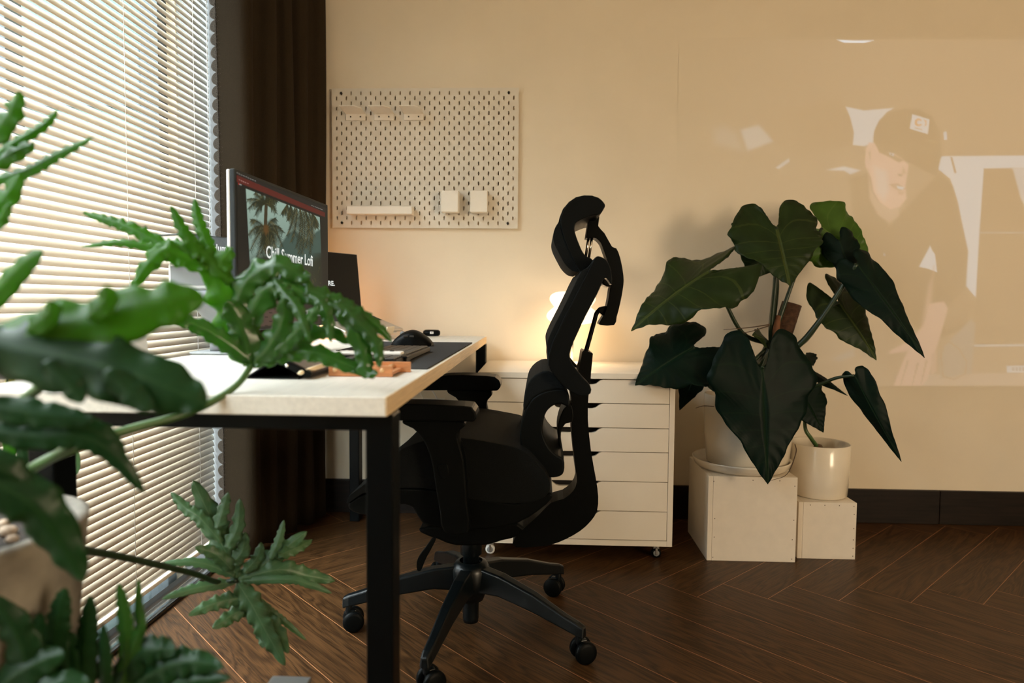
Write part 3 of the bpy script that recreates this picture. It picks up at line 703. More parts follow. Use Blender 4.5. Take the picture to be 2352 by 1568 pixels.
zb0 = zt0+.0705; A = at(424, 535, Y=1.57); B = at(541, 566, Y=1.70); bd = Vector((B.x-A.x, B.y-A.y, 0)).normalized(); bn = Vector((bd.y, -bd.x, 0))
bk = thing('book', ((A.x+B.x)/2, (A.y+B.y)/2, zb0), 'charcoal hardback book lying flat beside the monitor', 'book')
def bslab(mb, u0, u1, d0_, d1_, z0_, z1_, O=A):
    O = Vector((O.x, O.y, 0)); c = [O+bd*u+bn*d_+up*z for z in (z0_, z1_) for (u, d_) in ((u0, d0_), (u1, d0_), (u1, d1_), (u0, d1_))]
    return mb.add(c, [(3, 2, 1, 0), (4, 5, 6, 7), (0, 1, 5, 4), (1, 2, 6, 5), (2, 3, 7, 6), (3, 0, 4, 7)])
bt = max(.03, A.z-zb0)
bslab(MB(), 0, .21, -.10, -.001, zb0+.004, zb0+bt-.004).build('pages', M['paper'], bk)
k_ = MB(); bslab(k_, -.003, .213, -.103, .002, zb0, zb0+.0035); bslab(k_, -.003, .213, -.103, .002, zb0+bt-.0035, zb0+bt); bslab(k_, -.003, .213, 0, .002, zb0, zb0+bt)
k_.build('cover', M['book'], bk, bevel=.001)
O = Vector((A.x, A.y, zb0+bt*.42))+bd*.075+bn*.0022
text_mesh('spine_text', 'Human', M['txt2'], bk, O, bd, up, .058, .017, bold=.02)

# laptop on its stand ------------------------------------------------------
th = math.radians(27); ld = Vector((math.sin(th), math.cos(th), 0)); ln = Vector((math.cos(th), -math.sin(th), 0))
TRc = at(822, 584, Y=2.60); BRc = at(831, 713, Y=2.585)
hinge_z = BRc.z; HL = Vector((BRc.x, BRc.y, hinge_z))   # right end of the hinge
lp = thing('laptop', HL-ld*.15+ln*.1-up*.02, 'thin laptop with a dark screen raised on a stand behind the monitor', 'laptop')
fr_ = at(925, 757, Y=2.47); slope = (hinge_z-fr_.z)/((fr_-HL).xy.length)
bdn = (ln-up*slope).normalized(); bup = ld.cross(bdn) if ld.cross(bdn).z > 0 else bdn.cross(ld)
def lb(u, d_, h): return HL-ld*u+bdn*d_+bup*h
def lslab(mb, f, u0, u1, a0, a1, h0, h1):
    c = [f(u, a, h) for h in (h0, h1) for (u, a) in ((u0, a0), (u1, a0), (u1, a1), (u0, a1))]
    return mb.add(c, [(3, 2, 1, 0), (4, 5, 6, 7), (0, 1, 5, 4), (1, 2, 6, 5), (2, 3, 7, 6), (3, 0, 4, 7)])
LWd = .305; LDp = .212
lslab(MB(), lb, 0, LWd, 0, LDp, -.012, 0).build('base', M['silver'], lp, bevel=.004)
lslab(MB(), lb, .012, LWd-.012, .02, .115, .0001, .0012).build('keyboard', M['dark_gap'], lp)
lslab(MB(), lb, .10, LWd-.10, .125, .20, .0001, .0006).build('touchpad', M['silver'], lp)
su = (Vector((TRc.x, TRc.y, TRc.z))-HL); su = (su-ld*su.dot(ld)); SH = su.length; su = su.normalized(); sn = ld.cross(su)*-1
if sn.dot(ln) < 0: sn = -sn
def ls(u, a, h): return HL-ld*u+su*a+sn*h
lslab(MB(), ls, 0, LWd, .002, SH, -.005, 0).build('lid', M['silver'], lp, bevel=.003)
lslab(MB(), ls, .002, LWd-.002, .004, SH-.002, .0001, .0008).build('display', M['glassy'], lp, bevel=.0003)
def on_lap(px, py):
    r = Vector(ray(px, py)); O = Vector(CAM); P0 = ls(0, 0, .0012); return O+r*((P0-O).dot(sn)/r.dot(sn))
A = on_lap(735, 654); B = on_lap(769, 656); T = on_lap(735, 643)
text_mesh('screen_text', 'MORE.', M['txt'], lp, A, (B-A).normalized(), su, (B-A).length, (T-A).length, bold=.03)
st = thing('laptop_stand', (HL-ld*.15+bdn*.1).to_tuple()[:2]+(DZ,), 'white bent-metal stand with slots carrying the laptop', 'stand')
q = MB(); lslab(q, lb, .03, LWd-.03, .01, LDp-.004, -.0165, -.0125); q.build('top_plate', M['steelw'], st, bevel=.001)
for u_ in (.06, LWd-.10): lslab(MB(), lb, u_, u_+.04, LDp-.001, LDp+.004, -.0165, .010).build('lip', M['cream'], st, bevel=.001)
def gl(u, d_, z): p = HL-ld*u+ln*d_; return Vector((p.x, p.y, z))
q = MB()
c = [gl(u, a, z) for z in (DZ+.0003, DZ+.004) for (u, a) in ((.02, -.01), (LWd-.02, -.01), (LWd-.02, .20), (.02, .20))]
q.add(c, [(3, 2, 1, 0), (4, 5, 6, 7), (0, 1, 5, 4), (1, 2, 6, 5), (2, 3, 7, 6), (3, 0, 4, 7)]); q.build('foot_plate', M['steelw'], st, bevel=.001)
for u in (.05, LWd-.06):
    a_ = [gl(u+k, 0.02, DZ+.004) for k in (0, .012)]+[gl(u+k, 0.026, DZ+.004) for k in (.012, 0)]
    zt_ = lb(u, .03, -.0165).z
    b_ = [Vector((p.x, p.y, zt_)) for p in a_]
    MB().add(a_+b_, [(3, 2, 1, 0), (4, 5, 6, 7), (0, 1, 5, 4), (1, 2, 6, 5), (2, 3, 7, 6), (3, 0, 4, 7)]).build('upright', M['steelw'], st)
    p0, p1 = gl(u+.006, .195, DZ+.004), lb(u+.006, .06, -.018)
    MB().tube([p0, (p0+p1)/2, p1], .004, 8).build('strut', M['steelw'], st)
# warm lamp behind the laptop
q = at(738, 764, Y=2.52)
dl = thing('desk_lamp', (q.x, q.y, DZ), 'small glowing amber lamp on the desk below the laptop', 'lamp')
MB().lathe([(0, .0003), (.030, .0003), (.032, .012), (.0, .012)], (q.x, q.y, DZ), 28).build('foot', M['steelw'], dl)
MB().lathe([(.0, .0122), (.028, .0122), (.034, .03), (.032, .055), (.022, .07), (0, .074)], (q.x, q.y, DZ), 28).build('lamp_shade', M['deskglow'], dl)

dp_ = bpy.data.lights.new('desk_lamp_bulb', 'POINT'); dp_.energy = 1.1; dp_.color = (1, .38, .06); dp_.shadow_soft_size = .03
do_ = bpy.data.objects.new('desk_lamp_bulb', dp_); COL.objects.link(do_); do_.location = (q.x, q.y, DZ+.11)

# mat, keyboard, mouse, earbud case ---------------------------------------
tag(MB().box(-.545, -.222, 1.345, 2.25, DZ+.0002, DZ+.003).build('desk_mat', M['felt'], bevel=.001), 'charcoal felt mat lying along the front edge of the desk', 'mat')
mz = DZ+.0032
a = at(985, 797, Z=mz+.012); kb_ang = math.radians(-1)
kbx1, kby1 = a.x+.004, a.y
kb = thing('keyboard', (kbx1-.055, kby1-.21, mz), 'slim dark grey keyboard on the felt mat', 'keyboard')
MB().box(kbx1-.115, kbx1, kby1-.43, kby1, mz, mz+.013).build('case', M['blk'], kb, bevel=.003)
ks = MB()
for r_ in range(5):
    yy = kby1-.424
    xk = kbx1-.108+r_*.0208
    widths = [.0185]*22
    for wk in widths:
        ks.box(xk, xk+.0185, yy, yy+wk-.001, mz+.0131, mz+.0165); yy += wk+.0005
tag(ks.build('keycaps', M['key'], kb, bevel=.0012), kind='stuff')
# mouse: sculpted shell from stacked sections
a = at(943, 795, Z=mz); mcx, mcy = a.x, a.y+.035
ms_ = thing('mouse', (mcx, mcy, mz), 'black sculpted computer mouse on the felt mat beyond the keyboard', 'mouse')
prof = smooth_open([(-.062, .006), (-.05, .022), (-.025, .040), (0, .047), (.02, .042), (.045, .026), (.060, .010)], 4)
mbm = MB(); n = len(prof); sg = 14; vs = []
for i, (x, h) in enumerate(prof):
    w2 = .042*math.sqrt(max(.06, 1-(x/.066)**2))**.8
    for k in range(sg+1):
        t = PI*k/sg; yy = math.cos(t); zz = math.sin(t)**.55
        vs.append((mcx+x, mcy+yy*w2*(1+.12*(1-zz)), mz+.0008+zz*h))
mbm.add(vs, [(i*(sg+1)+k, (i+1)*(sg+1)+k, (i+1)*(sg+1)+k+1, i*(sg+1)+k+1) for i in range(n-1) for k in range(sg)], smooth=True)
mbm.add([vs[k] for k in range(sg+1)], [list(range(sg+1))]); mbm.add([vs[(n-1)*(sg+1)+k] for k in range(sg+1)], [list(range(sg+1))[::-1]])
mbm.build('shell', M['blk'], ms_)
MB().lathe([(0, -.006), (.0085, -.005), (.0095, 0), (.0085, .005), (0, .006)], (mcx-.030, mcy, mz+.034), 20, axis='y').build('scroll_wheel', M['grey'], ms_)
for dx in (-.014, .004): MB().box(mcx+dx-.007, mcx+dx+.007, mcy-.0415, mcy-.036, mz+.026, mz+.032).build('side_button', M['key'], ms_, bevel=.002)
a = at(1014, 771, Z=DZ); b = at(974, 771, Z=DZ); ec = ((a.x+b.x)/2, 2.70)
ew = (a.x-b.x)/2*.98
ec_ = thing('earbud_case', (ec[0], ec[1], DZ), 'small rounded black earbud case at the far end of the desk', 'case')
MB().lathe([(0, -ew), (.012, -ew*.98), (.0185, -ew*.8), (.0195, -ew*.4), (.0195, ew*.4), (.0185, ew*.8), (.012, ew*.98), (0, ew)], (ec[0], ec[1], DZ+.0132), 24, axis='x', sy=.66).build('shell', M['blk'], ec_)
MB().box(ec[0]-.004, ec[0]+.010, ec[1]-.0205, ec[1]-.0185, DZ+.010, DZ+.019).build('charge_port', M['txt2'], ec_, bevel=.002)
MB().box(ec[0]-.0005, ec[0]+.0065, ec[1]-.0208, ec[1]-.0204, DZ+.0138, DZ+.0155).build('port_slot', M['dark_gap'], ec_)
# black slim case with a white remote on it -------------------------------
a = at(934, 834, Z=mz); b0 = at(855, 834, Z=mz)
sc = thing('pencil_case', (a.x-.07, a.y+.02, mz), 'flat black oblong case on the near edge of the felt mat', 'case')
MB().box(a.x-.17, a.x, a.y, a.y+.05, mz, mz+.010).build('body', M['blk'], sc, bevel=.002)
MB().box(a.x-.17, a.x+.001, a.y-.001, a.y+.051, mz+.0102, mz+.0145).build('lid', M['blk'], sc, bevel=.0015)
a = at(928, 816, Z=mz+.015)
rm = thing('remote_control', (a.x-.08, a.y+.01, mz+.0147), 'slim white remote with buttons resting on the black oblong case', 'remote')
MB().box(a.x-.165, a.x-.006, a.y, a.y+.034, mz+.0147, mz+.0225).build('body', M['steelw'], rm, bevel=.003)
for i in range(7): MB().lathe([(0, .0015), (.0045, .0012), (.005, 0)], (a.x-.15+i*.02, a.y+.017, mz+.0226), 12).build('button', M['whitep'] if i % 3 else M['dark_gap'], rm)
# wooden tray with dowel ends ---------------------------------------------
a, b, c = at(755, 864, Z=DZ), at(899, 867, Z=DZ), at(928, 842, Z=DZ)
wt = thing('wooden_tray', ((a.x+b.x)/2, (a.y+c.y)/2, DZ), 'small cherry wood pen tray with round dowel ends on the desk', 'tray')
x0, x1, y0, y1 = a.x, b.x, a.y-.002, a.y+.085
MB().box(x0, x1, y0, y0+.008, DZ+.0003, DZ+.020).build('rail', M['wood_tray'], wt, bevel=.001)
MB().box(x0+.01, x1+.016, y1, y1+.008, DZ+.0003, DZ+.020).build('rail', M['wood_tray'], wt, bevel=.001)
MB().box(x0+.004, x1, y0+.008, y1, DZ+.004, DZ+.009).build('tray_floor', M['wood_tray'], wt)
for xx in (x0+.012, x1-.018):
    MB().lathe([(0, 0), (.0042, 0), (.0042, y1-y0+.009), (0, y1-y0+.009)], (xx, y0-.001, DZ+.012), 14, axis='y').build('dowel', M['wood_dowel'], wt)
# tablet in black folio with stylus ---------------------------------------
a, b, c = at(566, 868, Z=DZ), at(664, 869, Z=DZ), at(744, 858, Z=DZ)
tb = thing('tablet', ((a.x+c.x)/2, a.y+.06, DZ), 'tablet propped in a folded black folio case on the desk', 'tablet')
yA, yB = a.y-.01, a.y+.19
def tri(mb, P, y0_, y1_): return mb.prism(P, y0_, y1_)
xa, xb, xc = a.x, b.x, c.x+.01
hz = at(600, 828, Y=yA).z-DZ
MB().prism([(xa, DZ+.0006), (xa+.004, DZ+.0006), (xa+.055, DZ+hz), (xa+.050, DZ+hz+.002)], yA, yB).build('folio_flap', M['blk'], tb)
MB().prism([(xa+.006, DZ+.0004), (xb+.02, DZ+.0004), (xb+.02, DZ+.003), (xa+.006, DZ+.003)], yA, yB).build('folio_base', M['blk'], tb)
MB().prism([(xa+.052, DZ+hz), (xa+.058, DZ+hz+.007), (xc, DZ+.0110), (xc-.003, DZ+.0030), (xb+.03, DZ+.0034)], yA, yB).build('folio_cover', M['blk'], tb, bevel=.0015)
s0, s1 = Vector((xa+.060, 0, DZ+hz+.0068)), Vector((xc-.002, 0, DZ+.0116))
MB().prism([(s0.x, s0.z), (s1.x, s1.z), (s1.x, s1.z+.0014), (s0.x, s0.z+.0014)], yA+.008, yB-.008).build('screen', mat('tablet_screen', (.06, .045, .035), .12), tb)
MB().lathe([(0, -.001), (.003, -.001), (.003, 0)], (xa+.075, yA-.0005, DZ+hz*.75), 12, axis='y').build('camera', M['chrome'], tb)
sy = yA+.006
sty = MB().tube([(xc-.055, yA-.002, DZ+.021), (xc-.05, yA+.002, DZ+.0205), (xc+.002, sy+.05, DZ+.0185)], [.0012, .0042, .0042], 10)
sty = MB().tube([at(683, 858, Y=yA-.004), at(690, 856, Y=yA-.003), at(744, 838, Y=yA+.05)], [.0012, .0040, .0040], 10)
tag(sty.build('stylus', M['cream']), 'pale cream stylus lying along the edge of the black folio', 'stylus')
# pale pot on the desk near the blind --------------------------------------
q = at(283, 860, Z=DZ); q = Vector((at(283, 800, Y=1.2).x, 1.2, DZ))
dp = thing('desk_pot', q, 'pale tapered pot on the desk behind the big leaf', 'pot')
MB().lathe([(0, .0003), (.041, .0003), (.042, .004), (.036, .094), (.035, .098), (.033, .098), (.032, .085), (0, .083)], q, 36).build('body', M['whitep'], dp)

# ================================================================== CABINET AND LAMP
cb = thing('drawer_cabinet', (.127, 2.54, 0), 'low cream six-drawer cabinet on casters against the wall', 'cabinet')
cx0, cx1, cy0, cy1, cz0, cz1 = -.205, .458, 2.30, 2.775, .055, .645
MB().box(cx0-.002, cx1+.002, cy0-.003, cy1, cz1-.019, cz1).build('top', M['white'], cb, bevel=.001)
for x in (cx0, cx1-.018): MB().box(x, x+.018, cy0, cy1, cz0, cz1-.0193).build('side_panel', M['white'], cb, bevel=.0008)
MB().box(cx0+.0183, cx1-.0183, cy0+.001, cy1, cz0, cz0+.019).build('bottom_panel', M['white'], cb)
MB().box(cx0+.0183, cx1-.0183, cy1-.012, cy1-.004, cz0+.0195, cz1-.0195).build('back_panel', M['white'], cb)
lev = [.6245, .543, .460, .378, .277, .175, .0755]
xm = (cx0+cx1)/2
for i in range(6):
    zt, zb = lev[i]-.0012, lev[i+1]+.0012; hw, hd, sl_ = .088, .017, .022
    P = [(cx0+.0195, zb), (cx1-.0195, zb), (cx1-.0195, zt), (xm+hw, zt), (xm+hw-sl_*.35, zt-.003), (xm+hw-sl_, zt-hd+.003), (xm+hw-sl_-.012, zt-hd), (xm-hw+sl_+.012, zt-hd), (xm-hw+sl_, zt-hd+.003), (xm-hw+sl_*.35, zt-.003), (xm-hw, zt), (cx0+.0195, zt)]
    dr = MB().prism(P, cy0+.0005, cy0+.0155).build('drawer', M['white'], cb)
    ORG[dr.name] = ORG[cb.name]
    MB().box(cx0+.025, cx1-.025, cy0+.05, cy0+.062, zb+.004, zt-.012).build('drawer_shade', M['dark_gap'], dr)  # near-black board standing in for the shade inside the drawer
def caster(name, x, y, parent, mwheel, mrim, h=.055):
    o = MB(); o.tube([(x, y, h*.62), (x, y, h)], .006, 10); o.box(x-.010, x+.010, y-.005, y+.015, .030, h*.9); o.box(x-.004, x+.004, y-.012, y-.0095, .012, .034); o.box(x-.004, x+.004, y+.0095, y+.012, .012, .034); w_o = o.build(name, M['alu'], parent, bevel=.002)
    ORG[w_o.name] = ORG[parent.name]
    wl = MB(); wl.lathe([(0, -.009), (.012, -.009), (.0165, -.007), (.0165, .007), (.012, .009), (0, .009)], (x, y, .0168), 24, axis='y'); wl.build('wheel', mwheel, w_o)
    MB().lathe([(0, -.0098), (.0095, -.0098), (.0105, -.009)], (x, y, .0168), 18, axis='y').build('hub_cap', mrim, w_o)
for x in (cx0+.04, cx1-.045):
    for y in (cy0+.05, cy1-.05): caster('caster', x, y, cb, M['steelw'] if x < 0 else M['blk'], M['grey'])
# table lamp of two stacked opal lobes
lx, ly = at(1315, 700, Y=2.62).x, 2.62
tl = thing('table_lamp', (lx, ly, cz1), 'glowing table lamp with two stacked round opal lobes on the cabinet', 'lamp')
z_ = lambda py: at(1315, py, Y=ly).z-cz1
rl, ru = .0985, .0875
zt, zm, zb = z_(669), z_(706), z_(745)
pf = [(.0, zb), (.05, zb+.002), (rl*.86, zb+.012), (rl, zb+.030), (rl*.93, zb+.048), (.074, zm-.002), (.071, zm+.003), (ru*.90, zm+.014), (ru, zm+.030), (ru*.93, zt-.014), (.055, zt-.002), (0, zt)]
MB().lathe([tuple(p) for p in smooth_open([(a_, b_) for a_, b_ in pf], 4)], (lx, ly, cz1), 48).build('lamp_shade', M['lampglass'], tl)
MB().tube([(lx, ly, cz1+.008), (lx, ly, cz1+zb+.002)], .006, 14).build('stem', M['chrome'], tl)
MB().lathe([(0, .0003), (.052, .0003), (.052, .006), (.045, .009), (0, .010)], (lx, ly, cz1), 36).build('foot', M['steelw'], tl)
ll = bpy.data.lights.new('lamp_bulb', 'POINT'); ll.energy = 2.2; ll.color = (1, .68, .38); ll.shadow_soft_size = .09
lo = bpy.data.objects.new('lamp_bulb', ll); COL.objects.link(lo); lo.location = (lx, ly, cz1+zb-.03)
# wall socket with plugs under the desk
q = at(975, 925, Y=2.79)
so = thing('wall_socket', (q.x+.02, YW-.006, q.z-.03), 'cream wall socket plate low on the wall behind the desk', 'socket')
MB().box(q.x-.055, q.x+.085, YW-.007, YW-.0002, q.z-.045, q.z+.02).build('plate', M['pegw'], so, bevel=.002)
for k, (dx, ww, lab) in enumerate(((-.013, .026, 'narrow dark plug in the left of the wall socket'), (.035, .045, 'wide dark plug in the right of the wall socket'))):
    p = thing('power_plug', (q.x+dx, YW-.02, q.z-.02), lab, 'plug', 'plugs in the wall socket')
    MB().box(q.x+dx, q.x+dx+ww, YW-.045, YW-.0072, q.z-.032, q.z+.004).build('body', M['blk'], p, bevel=.003)
    cpts = [(q.x+dx+ww/2, YW-.04, q.z+.003), (q.x+dx+ww/2-.004, YW-.042, q.z+.03), (q.x+dx+ww/2-.04, YW-.04, q.z+.07), (q.x+dx-.1, YW-.045, q.z+.08), (q.x+dx-.2, YW-.05, q.z+.13)]
    MB().tube(smooth_open(cpts, 5), .0022, 8).build('cable', M['pegw'] if k == 0 else M['whitep'], p)

# ================================================================== BOXES AND POTS
def plinth(name, x0, x1, y0, y1, h, label, spots):
    r = thing(name, ((x0+x1)/2, (y0+y1)/2, 0), label, 'box')
    MB().box(x0+.0165, x1, y0, y0+.012, .0003, h).build('front_panel', M['box'], r, bevel=.0008)
    MB().box(x0, x0+.016, y0, y1, .0003, h).build('side_panel', M['box'], r, bevel=.0008)
    MB().box(x1-.016, x1, y0+.0123, y1-.0125, .0003, h).build('side_panel', M['box'], r, bevel=.0008)
    MB().box(x0+.0165, x1, y1-.012, y1, .0003, h).build('back_panel', M['box'], r, bevel=.0008)
    MB().box(x0+.0165, x1-.0165, y0+.0125, y1-.0125, h-.014, h).build('top_panel', M['box'], r)
    s_ = MB()
    for u, v in spots: s_.lathe([(0, -.0004), (.0016, -.0003), (.0018, .0)], (x0+(x1-x0)*u, y0-.0001, h*v), 8, axis='y')
    s_.build('nail_heads', M['root'], r)
    return r
plinth('plant_plinth', .583, .883, 2.33, 2.63, .294, 'large cream plywood box under the big white pot', [(.06, .94), (.5, .96), (.97, .9), (.08, .5), (.97, .5), (.08, .28), (.96, .27), (.07, .04), (.96, .04), (.8, .96)])
plinth('plant_plinth', .904, 1.102, 2.37, 2.60, .199, 'small cream plywood box under the smaller white pot', [(.2, .95), (.45, .95), (.7, .95), (.95, .94), (.96, .8), (.96, .55), (.96, .35), (.96, .06), (.96, .2)])

# ================================================================== LEAVES
def heart(B, T, wid, nrm, mat_, parent, droop=.06, fold=.10, ruffle=.05, lobes=1.0, seed=0, wl=1.0, wr=1.0, curl=0.0):
    """a big heart leaf from its petiole joint B to the tip T; wid = full width"""
    rg = random.Random(seed); B, T = Vector(B), Vector(T); y = T-B; L = y.length; y.normalize()
    N = Vector(nrm); N = (N-y*N.dot(y)).normalized(); x = y.cross(N).normalized()
    half = [(.0, .0), (.13, -.07*lobes), (.22, -.22*lobes), (.42, -.30*lobes), (.70, -.23*lobes), (.93, -.06*lobes), (1.0, .09), (.92, .28), (.74, .45), (.51, .62), (.29, .79), (.11, .93), (0, 1.0)]
    hp = smooth_open(half, 6); ns = len(hp)-1; nk = 9
    mb = MB(); ph1, ph2 = rg.uniform(0, 6), rg.uniform(0, 6)
    for sd, wsc, ph in ((-1, wl, ph1), (1, wr, ph2)):
        vs = []; uvs = []
        for i, (hx, hy) in enumerate(hp):
            s = i/ns; my = max(0, s**1.25)
            env = math.sin(PI*min(1, s*1.02))
            out = 1+.045*math.sin(s*34+ph)*env+.03*math.sin(s*61+ph*2)*env
            for k in range(nk+1):
                t = k/nk; px = hx*t*out*wid/2*wsc; pyv = my+(hy-my)*t
                z = -fold*px*1.0+ruffle*wid*(t**2)*math.sin(s*21+ph)*env*.55
                z += .010*wid*math.sin((pyv*9-.16*9*t)*2*PI)*t*(1-t*.4)*1.4
                z -= droop*L*(pyv**2)*1.0+curl*wid*(hx*t)**2
                z -= droop*.5*L*max(0, -pyv)*1.2
                vs.append(B+x*(sd*px)+y*(pyv*L)+N*z); uvs.append((sd*t*abs(hx)+.0, s))
        fs = []
        for i in range(ns):
            for k in range(nk):
                q = (i*(nk+1)+k, i*(nk+1)+k+1, (i+1)*(nk+1)+k+1, (i+1)*(nk+1)+k); fs.append(q if sd < 0 else q[::-1])
        mb.add(vs, fs, smooth=True, uvs=uvs)
    return mb.build('leaf', mat_, parent, solid=.0012)
def stalk(pts, r, m, parent, name='petiole', seg=10):
    return MB().tube(smooth_open([tuple(p) for p in pts], 6), r, seg).build(name, m, parent)
FC = (0, -1, .25)
pcx, pcy = .757, 2.485
sz = .2945
sa = tag(MB().lathe([(0, .0003), (.150, .0003), (.163, .010), (.170, .028), (.172, .034), (.168, .034), (.158, .012), (.0, .010)], (pcx-.022, pcy-.005, sz), 48).build('saucer', M['pot'], origin=(pcx-.022, pcy-.005, sz)), 'cream saucer under the big white pot on the large box', 'saucer')
bp_ = thing('potted_philodendron', (pcx, pcy, sz+.011), 'tall plant with huge dark heart leaves in the big white pot', 'plant')
MB().lathe([(0, .0105), (.128, .0105), (.142, .02), (.152, .12), (.155, .262), (.1525, .264), (.149, .262), (.146, .20), (.0, .20)], (pcx, pcy, sz), 56).build('pot', M['pot'], bp_)
MB().lathe([(.1462, .238), (.10, .243), (.05, .24), (0, .246)], (pcx, pcy, sz), 40).build('soil', M['soil'], bp_)
a, b = at(1800, 800, Y=2.53), at(1815, 697, Y=2.53)
b = Vector((b.x+.006, 2.53, b.z)); a = Vector((pcx+.06, 2.53, sz+.24))
MB().tube([a, a.lerp(b, .5), b], [.037, .036, .035], 18).build('moss_pole', M['moss'], bp_)
twine = []
for i in range(90):
    t = .5+.5*i/89; c_ = a.lerp(b, t); an = i*.45; twine.append(c_+Vector((math.cos(an)*.037, math.sin(an)*.037, 0)))
MB().tube(twine, .0006, 5).build('twine', M['root'], bp_)
crown = Vector((pcx+.02, 2.49, sz+.246)); cz = at(1770, 790, Y=2.49)
core = [crown, Vector((pcx+.03, 2.48, .62)), Vector((cz.x, 2.48, cz.z))]
stalk(core, [.03, .026, .022], M['stemd'], bp_, 'trunk', 14)
MB().tube(smooth_open([at(1780, 800, Y=2.45), at(1783, 760, Y=2.45), at(1788, 725, Y=2.46)], 4), [.011, .013, .009], 8).build('dry_sheath', M['brownleaf'], bp_)
MB().tube(smooth_open([at(1770, 830, Y=2.43), at(1772, 800, Y=2.44), at(1778, 770, Y=2.45)], 4), [.006, .007, .004], 8).build('dry_sheath', M['brownleaf'], bp_)
CO = Vector((cz.x, 2.48, cz.z))
def P(px, py, Y): return at(px, py, Y=Y)
# (joint, joint Y, tip, tip Y, width px, normal, material, droop, options)
big = [
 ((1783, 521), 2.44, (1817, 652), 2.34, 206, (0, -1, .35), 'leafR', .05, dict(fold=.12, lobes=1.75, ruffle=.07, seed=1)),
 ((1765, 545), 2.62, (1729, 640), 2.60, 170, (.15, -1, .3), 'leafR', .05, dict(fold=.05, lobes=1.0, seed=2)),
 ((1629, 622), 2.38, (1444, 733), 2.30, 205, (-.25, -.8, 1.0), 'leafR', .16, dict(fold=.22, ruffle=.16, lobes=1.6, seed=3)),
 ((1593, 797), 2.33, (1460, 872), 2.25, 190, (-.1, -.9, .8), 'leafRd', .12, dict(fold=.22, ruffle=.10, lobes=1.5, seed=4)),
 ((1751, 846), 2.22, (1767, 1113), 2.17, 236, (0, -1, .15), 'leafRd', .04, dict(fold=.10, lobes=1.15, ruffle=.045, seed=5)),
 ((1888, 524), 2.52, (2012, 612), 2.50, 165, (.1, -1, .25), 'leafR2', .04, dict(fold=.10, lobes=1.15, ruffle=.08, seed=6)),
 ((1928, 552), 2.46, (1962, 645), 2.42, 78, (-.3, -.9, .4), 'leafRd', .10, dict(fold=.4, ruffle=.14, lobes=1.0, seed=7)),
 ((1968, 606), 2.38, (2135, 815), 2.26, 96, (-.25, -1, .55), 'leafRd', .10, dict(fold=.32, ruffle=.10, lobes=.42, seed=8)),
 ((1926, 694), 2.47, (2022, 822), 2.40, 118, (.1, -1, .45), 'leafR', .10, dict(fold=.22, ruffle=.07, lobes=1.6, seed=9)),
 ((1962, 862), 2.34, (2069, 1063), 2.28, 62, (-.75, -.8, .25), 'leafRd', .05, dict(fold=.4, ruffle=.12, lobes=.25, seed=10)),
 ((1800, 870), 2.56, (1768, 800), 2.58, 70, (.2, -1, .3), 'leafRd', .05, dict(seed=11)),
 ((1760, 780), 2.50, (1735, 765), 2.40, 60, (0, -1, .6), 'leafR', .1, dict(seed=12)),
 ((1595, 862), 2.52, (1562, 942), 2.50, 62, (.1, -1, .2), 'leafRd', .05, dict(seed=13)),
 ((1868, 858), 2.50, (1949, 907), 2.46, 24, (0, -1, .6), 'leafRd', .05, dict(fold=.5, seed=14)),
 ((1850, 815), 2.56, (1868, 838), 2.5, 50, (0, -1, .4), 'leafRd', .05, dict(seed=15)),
]
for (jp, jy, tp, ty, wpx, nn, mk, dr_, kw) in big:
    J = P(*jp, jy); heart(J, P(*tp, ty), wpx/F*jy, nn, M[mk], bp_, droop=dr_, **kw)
pets = [((1783, 521), 2.44, [(1781, 640), (1772, 740)], .0085), ((1765, 545), 2.62, [(1785, 640), (1778, 730)], .007), ((1629, 622), 2.38, [(1657, 675), (1706, 765)], .007), ((1593, 797), 2.33, [(1632, 850), (1700, 850)], .006), ((1751, 846), 2.22, [(1765, 815), (1775, 800)], .007),
        ((1888, 524), 2.52, [(1840, 600), (1795, 720)], .007), ((1968, 606), 2.38, [(1940, 650), (1880, 740), (1825, 798)], .0095), ((1926, 694), 2.47, [(1900, 715), (1840, 790)], .007), ((1962, 862), 2.34, [(1920, 868), (1862, 888), (1810, 880)], .0065), ((1800, 870), 2.56, [], .005), ((1760, 780), 2.50, [], .004),
        ((1595, 862), 2.52, [(1610, 870), (1660, 900)], .005), ((1868, 858), 2.50, [(1845, 840)], .0035), ((1850, 815), 2.56, [], .004)]
for jp, jy, via, r_ in pets:
    pts = [P(*jp, jy)]; k = len(via)
    for i, v in enumerate(via): pts.append(P(*v, jy+(2.48-jy)*(i+1)/(k+1)))
    pts.append(Vector((CO.x, CO.y, CO.z)) if jp[1] < 800 else Vector((pcx+.03, 2.47, .66)))
    stalk(pts, [r_*.75, r_, r_*1.25], M['stemd'], bp_)
stalk([P(1768, 745, 2.45), P(1720, 752, 2.43), P(1662, 757, 2.40)], [.0022, .0018, .0008], M['root'], bp_, 'air_root', 6)
stalk([P(1766, 748, 2.45), P(1720, 762, 2.43), P(1690, 764, 2.42)], [.0018, .0014, .0007], M['root'], bp_, 'air_root', 6)
stalk([P(1640, 933, 2.42), P(1615, 932, 2.40), P(1598, 937, 2.39)], [.0014, .0014, .0008], M['root'], bp_, 'air_root', 6)
stalk([P(1826, 1020, 2.33), P(1828, 1040, 2.31), P(1808, 1088, 2.30), P(1772, 1103, 2.29)], [.0018, .0018, .0012, .0008], M['root'], bp_, 'air_root', 6)
